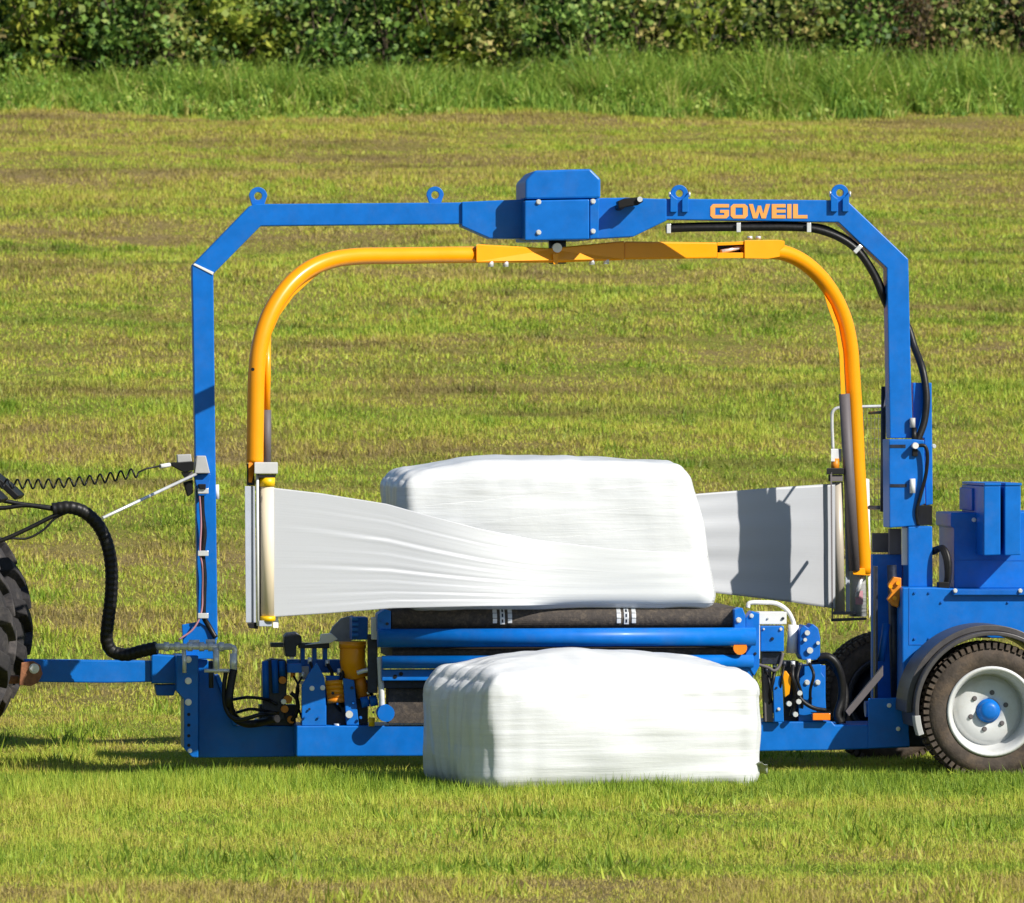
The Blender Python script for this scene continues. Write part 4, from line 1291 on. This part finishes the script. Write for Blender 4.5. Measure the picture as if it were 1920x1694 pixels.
# ---- wheels and fenders
def implement_wheel(cx, cz, Y0, Y1, far=False):
    R0 = px_m(129, 0)
    c = Vector((cx, (Y0 + Y1) / 2, cz))
    h = (Y1 - Y0) / 2
    hub = MB()
    ri = px_m(81, 0)
    tyre = MB()
    tyre.lathe(c, [(ri, -h * .86), (ri + .02, -h * .95), (ri + .05, -h * .985), ((ri + R0) / 2, -h), (R0 - .065, -h * .97), (R0 - .03, -h * .90), (R0 - .018, -h * .7), (R0 - .016, 0), (R0 - .018, h * .7), (R0 - .03, h * .9), (R0 - .065, h * .97), ((ri + R0) / 2, h), (ri + .05, h * .985), (ri + .02, h * .95), (ri, h * .86), (ri - 0.01, 0)], 72)
    nb = 62
    for i in range(nb):
        a = 2 * math.pi * i / nb
        for s in (-1, 1):
            for (yy, wy, ha, rr_) in ((h * .80, h * .36, 0.0, R0 - .017), (h * .33, h * .40, 0.06, R0 - .010)):
                M = Matrix.Rotation(-(a + ha * s), 3, 'Y')
                tyre.box(c + M @ Vector((rr_, s * yy, 0)), (0.034, wy, 0.026), M)
    t = tyre.build('wheel', TYRE, W)
    m = MB()
    m.lathe(c, [(ri + .004, -h * .90), (ri + .014, -h * .97), (ri - .006, -h * .965), (ri - .018, -h * .85), (ri - .032, -h * .6), (ri - .036, -h * .25), (ri - .05, -h * .1), (ri - .058, h * .1), (ri - .04, h * .1), (ri - .012, h * .6)], 56, closed=False)
    m.build('rim', DARK if far else RIM, t)  # far rim is coloured dark to stand in for its shaded inner side
    d = MB()
    yd = -h * .28
    d.lathe(c, [(ri - .037, yd + .05), (ri - .07, yd + .022), (ri - .085, yd), (.085, yd - .004), (.07, yd + .01)], 48, closed=False)
    d.build('rim_disc', DARK if far else RIM, t)  # far disc carries the same shade in its colour
    MB().lathe(c, [(0.001, yd - .055), (.03, yd - .053), (.053, yd - .047), (.059, yd - .03), (.062, yd - .012), (.074, yd - .006), (.074, yd + .02), (0.001, yd + .02)], 32, closed=False).build('hub', BLUE, t)
    for i in range(6):
        a = 2 * math.pi * (i + .3) / 6
        p = c + Vector((math.cos(a) * .115, yd - .003, math.sin(a) * .115))
        o = link('wheel_nut', bolt_mesh(0.0125, SLEEVE), p, t)
    return t
wc = P(1860, 1335, -0.40)
implement_wheel(wc.x, wc.z, -0.40, -0.02)
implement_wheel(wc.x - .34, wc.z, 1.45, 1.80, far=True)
MB().cyl(Vector((wc.x, -0.12, wc.z)), Vector((wc.x, 0.9, wc.z)), 0.05, 14).build('axle', DARK, W)
MB().prism([(1700, 1352), (2060, 1352), (2060, 1396), (1704, 1401)], 0.20, 0.80).build('axle_frame', DARK, W, 0.008)
MB().cyl(Vector((wc.x - .34, 0.5, wc.z)), Vector((wc.x - .34, 1.6, wc.z)), 0.05, 14).build('axle', DARK, W)
for (y0, y1, dx) in ((-0.42, 0.10, 0.0),):
    c = Vector((wc.x + dx, 0, wc.z + .012))
    fd = MB().arc_strip(c, px_m(139, 0), px_m(147, 0), 18, 193, y0, y1, 40).build('fender', FENDER, W, 0.006)
    MB().arc_strip(c, px_m(147.5, 0), px_m(158, 0), 18, 182, y0 + .10, y1, 40).build('fender_flange', FENDER, fd, 0.004)
    MB().arc_strip(c, px_m(137, 0), px_m(148, 0), 184, 199, y0 - .006, y0 + .1, 6).build('fender_clip', GREY, fd, 0.004)

# ================================================================== wrapped bales
def bale_mesh(name, L, D, H, yaw, centre, seed, rad=0.10, dome=0.08, bulge=0.05, lean=0.0, slump=0.0, streak=1.0):
    rnd = random.Random(seed)
    off = Vector((rnd.uniform(0, 50), rnd.uniform(0, 50), rnd.uniform(0, 50)))
    nx, ny, nz = 120, 64, 64
    bm = bmesh.new()
    hx, hy, hz = L / 2, D / 2, H / 2
    cache = {}
    def vert(u, v, w):
        key = (round(u, 5), round(v, 5), round(w, 5))
        if key in cache:
            return cache[key]
        q = Vector((u * hx, v * hy, w * hz))
        inner = Vector((max(-hx + rad, min(hx - rad, q.x)), max(-hy + rad, min(hy - rad, q.y)), max(-hz + rad, min(hz - rad, q.z))))
        d = q - inner
        if d.length > 1e-9:
            # concentrate the corner: superellipse-like rounding
            nrm = d.normalized()
            p = inner + nrm * rad
        else:
            nrm, p = Vector((0, 0, 1)), q
        bu, bv, bw = 1 - u * u, 1 - v * v, 1 - w * w
        p.y += (1 if v > 0 else -1) * bulge * bu * bw * (abs(v) > .3) * abs(v)
        p.x += (1 if u > 0 else -1) * bulge * .9 * bv * bw * abs(u) ** 3
        if w > 0:
            p.z -= slump * max(0, -u - .2) ** 2 * w
            p.z += dome * (bu ** 0.8) * (0.35 + 0.65 * bv) * w ** 2
        p.x += lean * w * (0.25 + 0.75 * (u * .5 + .5))
        side = max(0.0, (abs(u) - .86) / .14)
        s = (noise.noise(Vector((p.x * 1.1, p.y * 1.1, p.z * 11)) + off) * .0055 + noise.noise(Vector((p.x * 2.2, p.y * 2.2, p.z * 30)) + off * 1.3) * .0018) * (1 - .8 * side)
        s += noise.noise(Vector((p.x * 3, p.y * 3, p.z * 4)) + off * 2) * .014
        # creased ends where the film gathers
        e = max(0, abs(u) - .55) / .45
        s += e * ((noise.noise(Vector((p.x * 5, p.y * 10, p.z * 1.4)) + off * 3) * .024 + noise.noise(Vector((p.x * 9, p.y * 24, p.z * 2.0)) + off * 4) * .009))
        if w > 0.6:
            s += noise.noise(Vector((p.x * 9, p.y * 3, 0)) + off) * .006
        p += nrm * s * streak
        v_ = bm.verts.new(p)
        cache[key] = v_
        return v_
    def face(fn, na, nb):
        for i in range(na):
            for j in range(nb):
                a0, a1, b0, b1 = -1 + 2 * i / na, -1 + 2 * (i + 1) / na, -1 + 2 * j / nb, -1 + 2 * (j + 1) / nb
                vs_ = [vert(*fn(a0, b0)), vert(*fn(a1, b0)), vert(*fn(a1, b1)), vert(*fn(a0, b1))]
                try:
                    bm.faces.new(vs_).smooth = True
                except ValueError:
                    pass
    for s in (-1, 1):
        face(lambda a, b: (a, s, b), nx, nz)
        face(lambda a, b: (s, a, b), ny, nz)
        face(lambda a, b: (a, b, s), nx, ny)
    bmesh.ops.recalc_face_normals(bm, faces=bm.faces)
    me = bpy.data.meshes.new(name)
    bm.to_mesh(me)
    M = Matrix.Translation(centre) @ Matrix.Rotation(yaw, 4, 'Z')
    bvh = BVHTree.FromPolygons([M @ v.co for v in bm.verts], [[v.index for v in f.verts] for f in bm.faces]) if True else None
    bm.free()
    me.materials.append(WRAP)
    o = bpy.data.objects.new(name, me)
    COL.objects.link(o)
    o.location = centre
    o.rotation_euler.z = yaw
    WLOC[o.name] = Vector(centre)
    return o, bvh

# bale being wrapped, lying on the belts
top = P(1030, 1141, 0.5)
zt = P(1000, 1161, 0.05).z + BR
H1 = 0.90
c1_ = Vector((P(1017, 1000, 0.5).x, 0.50, zt + H1 / 2 - .012))
bale1, bvh1 = bale_mesh('wrapped_bale', 1.89, 1.10, H1, R(1.0), c1_, 3, rad=0.105, dome=0.055, bulge=0.035, lean=-0.085, slump=0.09, streak=0.9)
tag(bale1, 'white film-wrapped rectangular bale lying on the belt table inside the arch', 'bale', 'wrapped bales')
# finished bale on the grass
c2_ = Vector((P(1104, 1350, -1.05).x, -1.06, 0.33))
bale2, bvh2 = bale_mesh('wrapped_bale', 1.76, 1.18, 0.70, R(15.5), c2_, 8, rad=0.12, dome=0.145, bulge=0.055, streak=1.4)
tag(bale2, 'finished white film-wrapped rectangular bale standing on the grass', 'bale', 'wrapped bales')

# ---- film rolls with the web of film running to the bale
def sheet(name, rows, parent, mat, uvs=True):
    nj, ni = len(rows), len(rows[0])
    v = [p for r_ in rows for p in r_]
    f = [(j * ni + i, j * ni + i + 1, (j + 1) * ni + i + 1, (j + 1) * ni + i) for j in range(nj - 1) for i in range(ni - 1)]
    me = bpy.data.meshes.new(name)
    c = sum(v, Vector()) / len(v)
    me.from_pydata([p - c for p in v], [], f)
    uv = me.uv_layers.new(name='UVMap')
    for l in me.loops:
        j, i = divmod(l.vertex_index, ni)
        uv.data[l.index].uv = (i / (ni - 1), j / (nj - 1))
    me.polygons.foreach_set('use_smooth', [True] * len(f))
    me.materials.append(mat)
    o = link(name, me, c, parent)
    so = o.modifiers.new('thickness', 'SOLIDIFY')
    so.thickness = 0.0008
    return o

def lerp_pts(pts, x):
    for (x0, y0), (x1, y1) in zip(pts, pts[1:]):
        if x <= x1:
            return y0 + (y1 - y0) * (x - x0) / (x1 - x0)
    return pts[-1][1]

rl = PA(500, 1000, -.055)
roll_l = thing('film_roll', 'slim film roll with yellow end caps, its white film pulled across the bale front', 'film roll', PA(500, 1160, -.055), 'film rolls in the arm holders')
MB().cyl(PA(501, 913, -.055), PA(502, 1155, -.055), px_m(12.5), 22).build('roll', CREAM, roll_l)
MB().cyl(PA(501, 896, -.055), PA(501, 912.5, -.055), px_m(14), 22).build('end_cap', YELLOW, roll_l)
MB().cyl(PA(502, 1155.5, -.055), PA(502, 1165, -.055), px_m(14), 22).build('end_cap', YELLOW, roll_l)
topE = [(505, 914), (600, 925), (725, 945), (800, 966), (900, 992), (1000, 1012), (1150, 1030), (1345, 1040)]
botE = [(505, 1158), (620, 1150), (735, 1141), (900, 1137), (1345, 1132)]
Ystart = PA(505, 1000, -.055).y - .035
NI, NJ = 150, 90
rows = []
# fold lines run from the roll and gather towards the bale
folds = [(0.26, 0.42, 0.0075, .022), (0.13, 0.20, 0.0022, .016), (0.42, 0.54, 0.0018, .016), (0.58, 0.66, 0.0065, .020), (0.70, 0.76, 0.002, .014), (0.83, 0.84, 0.0035, .016), (0.92, 0.91, 0.003, .014)]
for j in range(NJ + 1):
    v = j / NJ
    row = []
    pe = 1345.0
    while bvh1.ray_cast(CPOS, ray(pe, lerp_pts(topE, pe) * (1 - v) + lerp_pts(botE, pe) * v).normalized())[0] is None and pe > 1250:
        pe -= 1.0
    pe -= 0.6
    for i in range(NI + 1):
        px = 505 + (pe - 505) * i / NI
        yt, yb = lerp_pts(topE, px), lerp_pts(botE, px)
        py = yt + (yb - yt) * v
        u = (px - 505) / (1020 - 505)
        base = Ystart + min(u, 1.6) * (-0.06 - Ystart)
        k = min(1, max(0, (u - .05) * 2.2)) * (1 if u < .8 else max(0.0, 1 - (u - .8) * 2.5))
        dy = 0
        for v0, v1, amp, wd in folds:
            vc = v0 + (v1 - v0) * min(1, u)
            t = (v - vc) / wd
            dy += amp * (math.exp(-t * t) - 0.7 * math.exp(-(t - 1.3) ** 2)) * k
        dy += 0.0016 * noise.noise(Vector((u * 1.2, (v - .15 * u) * 22, 4.2))) * k + 0.0009 * noise.noise(Vector((u * 2.0, (v - .15 * u) * 60, 9.1))) * k
        Y = base + dy
        d = ray(px, py)
        hit = bvh1.ray_cast(CPOS, d.normalized())
        if hit[0] is not None:
            gap = 0.004 + 0.6 * abs(dy)
            Y = min(Y, hit[0].y - gap) if u < .95 else hit[0].y - gap
        row.append(P(px, py, Y))
    rows.append(row)
# relax the web a little so it leaves the roll and meets the bale without a kink
for _ in range(40):
    new = []
    for j, row in enumerate(rows):
        nr = list(row)
        for i in range(1, NI):
            px = 505 + 815 * i / NI
            py_y = (row[i - 1].y + row[i + 1].y) / 2
            d = (row[i] - CPOS)
            yn = min(py_y, row[i].y) if px > 700 else py_y
            nr[i] = CPOS + d * ((yn - CPOS.y) / d.y)
        new.append(nr)
    rows = new
sheet('film_web', rows, roll_l, FILM)

roll_r = thing('film_roll', 'film roll behind the grey-sleeved arm, its film running behind the bale', 'film roll', PA(1606, 1160, .09), 'film rolls in the arm holders')
MB().cyl(PA(1605, 897, .10), PA(1609, 1156, .10), px_m(17, 1.3), 24).build('roll', WRAP, roll_r)
MB().cyl(PA(1570, 904, .03), PA(1574, 1147, .03), px_m(10.5, 1.3), 20).build('guide_roller', ALU, roll_r)
MB().aprism([(1604, 1108), (1618, 1108), (1618, 1134), (1604, 1134)], 0.034, 0.036).build('roll_label', CABLE, roll_r)
rows = []
ya = PA(1562, 1000, .03).y - .03
t2 = [(1290, 929), (1310, 926), (1460, 914), (1566, 907)]
b2 = [(1290, 1104), (1330, 1111), (1400, 1119), (1480, 1129), (1566, 1142)]
for j in range(41):
    v = j / 40
    row = []
    for i in range(61):
        px = 1292 + (1566 - 1292) * i / 60
        yt, yb = lerp_pts(t2, px), lerp_pts(b2, px)
        u = i / 60
        Y = 1.06 + (ya - 1.06) * u + 0.004 * math.sin(v * 30 + u * 2) * (1 - u) + 0.012 * math.sin(v * 9 + 1) * (1 - u)
        row.append(P(px, yt + (yb - yt) * v, Y))
    rows.append(row)
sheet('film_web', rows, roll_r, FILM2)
# loose film tail on the grass at the finished bale's corner
tl = []
for j in range(9):
    tl.append([P(1395 + i * 5.5, 1452 - j * 2.2 + 3 * math.sin(i * 1.7 + j) - (6 - i * .5 if j > 4 else 0), -1.15 - .03 * j) for i in range(9)])
tailp = sheet('film_tail', tl, bale2, WRAP)
tailp.location = bale2.matrix_basis.inverted() @ (sum((p for r_ in tl for p in r_), Vector()) / 81)
tailp.rotation_euler.z = -bale2.rotation_euler.z

# ================================================================== tractor at the left edge
TR = thing('tractor', 'tractor pulling the wrapper, with a large lugged rear tyre', 'tractor', (0, 0, 0))
def tractor_wheel(Y, s):
    RT, hw = 0.90, 0.26
    c = Vector((0, Y, 0.90))
    m = MB()
    m.lathe(c, [(.50, -hw * .82), (.56, -hw * .98), (.68, -hw * 1.04), (.78, -hw * .99), (.83, -hw * .86), (.855, -hw * .5), (.86, 0), (.855, hw * .5), (.83, hw * .86), (.78, hw * .99), (.68, hw * 1.04), (.56, hw * .98), (.50, hw * .82), (.49, 0)], 72)
    n = 19
    for side in (-1, 1):
        for i in range(n):
            a0 = 2 * math.pi * (i + (0.5 if side > 0 else 0)) / n
            rings = []
            for k in range(7):                       # a chevron bar from the centre round the shoulder
                t = k / 6
                if t < .72:
                    q = t / .72
                    y, ro, ri_ = side * hw * (0.02 + 0.98 * q), .905 - .018 * q * q, .84 - .03 * q
                else:
                    q = (t - .72) / .28
                    y, ro, ri_ = side * hw * (1.0 + 0.10 * q), .887 - .155 * q, .80 - .10 * q
                ang = a0 + 0.20 * t * 1.1
                wd = (0.034 + 0.018 * t) / .9
                ring = []
                for (r_, dw, yy) in ((ri_, -1.35, y * .97), (ro, -1, y), (ro, 1, y), (ri_, 1.35, y * .97)):
                    aa = ang + dw * wd
                    ring.append(m.bm.verts.new(c + Vector((math.cos(aa) * r_, yy, math.sin(aa) * r_))))
                rings.append(ring)
            for A, B in zip(rings, rings[1:]):
                for k in range(4):
                    m.bm.faces.new((A[k], A[(k + 1) % 4], B[(k + 1) % 4], B[k]))
            m.bm.faces.new(rings[0]); m.bm.faces.new(rings[-1][::-1])
    t = m.build('wheel', TRTYRE, TR, 0.006)
    MB().lathe(c, [(.50, -hw * .84), (.53, -hw * .9), (.50, -hw * .92), (.46, -hw * .6), (.44, hw * .0), (.20, hw * .1 * s), (.18, -.10), (.001, -.12)], 48, closed=False).build('rim', RIM, t)
    return t
tractor_wheel(-0.78, -1)
tractor_wheel(0.78, 1)
MB().cyl((0, -.62, .90), (0, .62, .90), 0.14, 18).build('axle', TRGREEN, TR)
MB().box((-.35, 0, .95), (1.5, .56, .62)).build('gearbox', TRGREEN, TR, 0.03)
MB().box((-.9, 0, 1.75), (1.2, 1.2, .9)).build('cab_base', TRGREEN, TR, 0.05)
MB().box((.62, -.02, .60), (.50, .10, .05)).build('drawbar_jaw', RUST, TR, 0.008)
MB().box((.42, 0, .66), (.16, .30, .26)).build('hitch_frame', TRGREEN, TR, 0.01)
for y in (-.78, .78):
    fd = MB().arc_strip((-0.02, 0, .90), 1.16, 1.20, 44, 150, y - .34, y + .22, 22).build('fender', BLACKP, TR, 0.006)
TR_YAW = R(-5)
cpos = P(60, 1150, -0.10)
TR.location = (cpos.x - 0.93, 0.62, -0.02)
TR.rotation_euler.z = TR_YAW
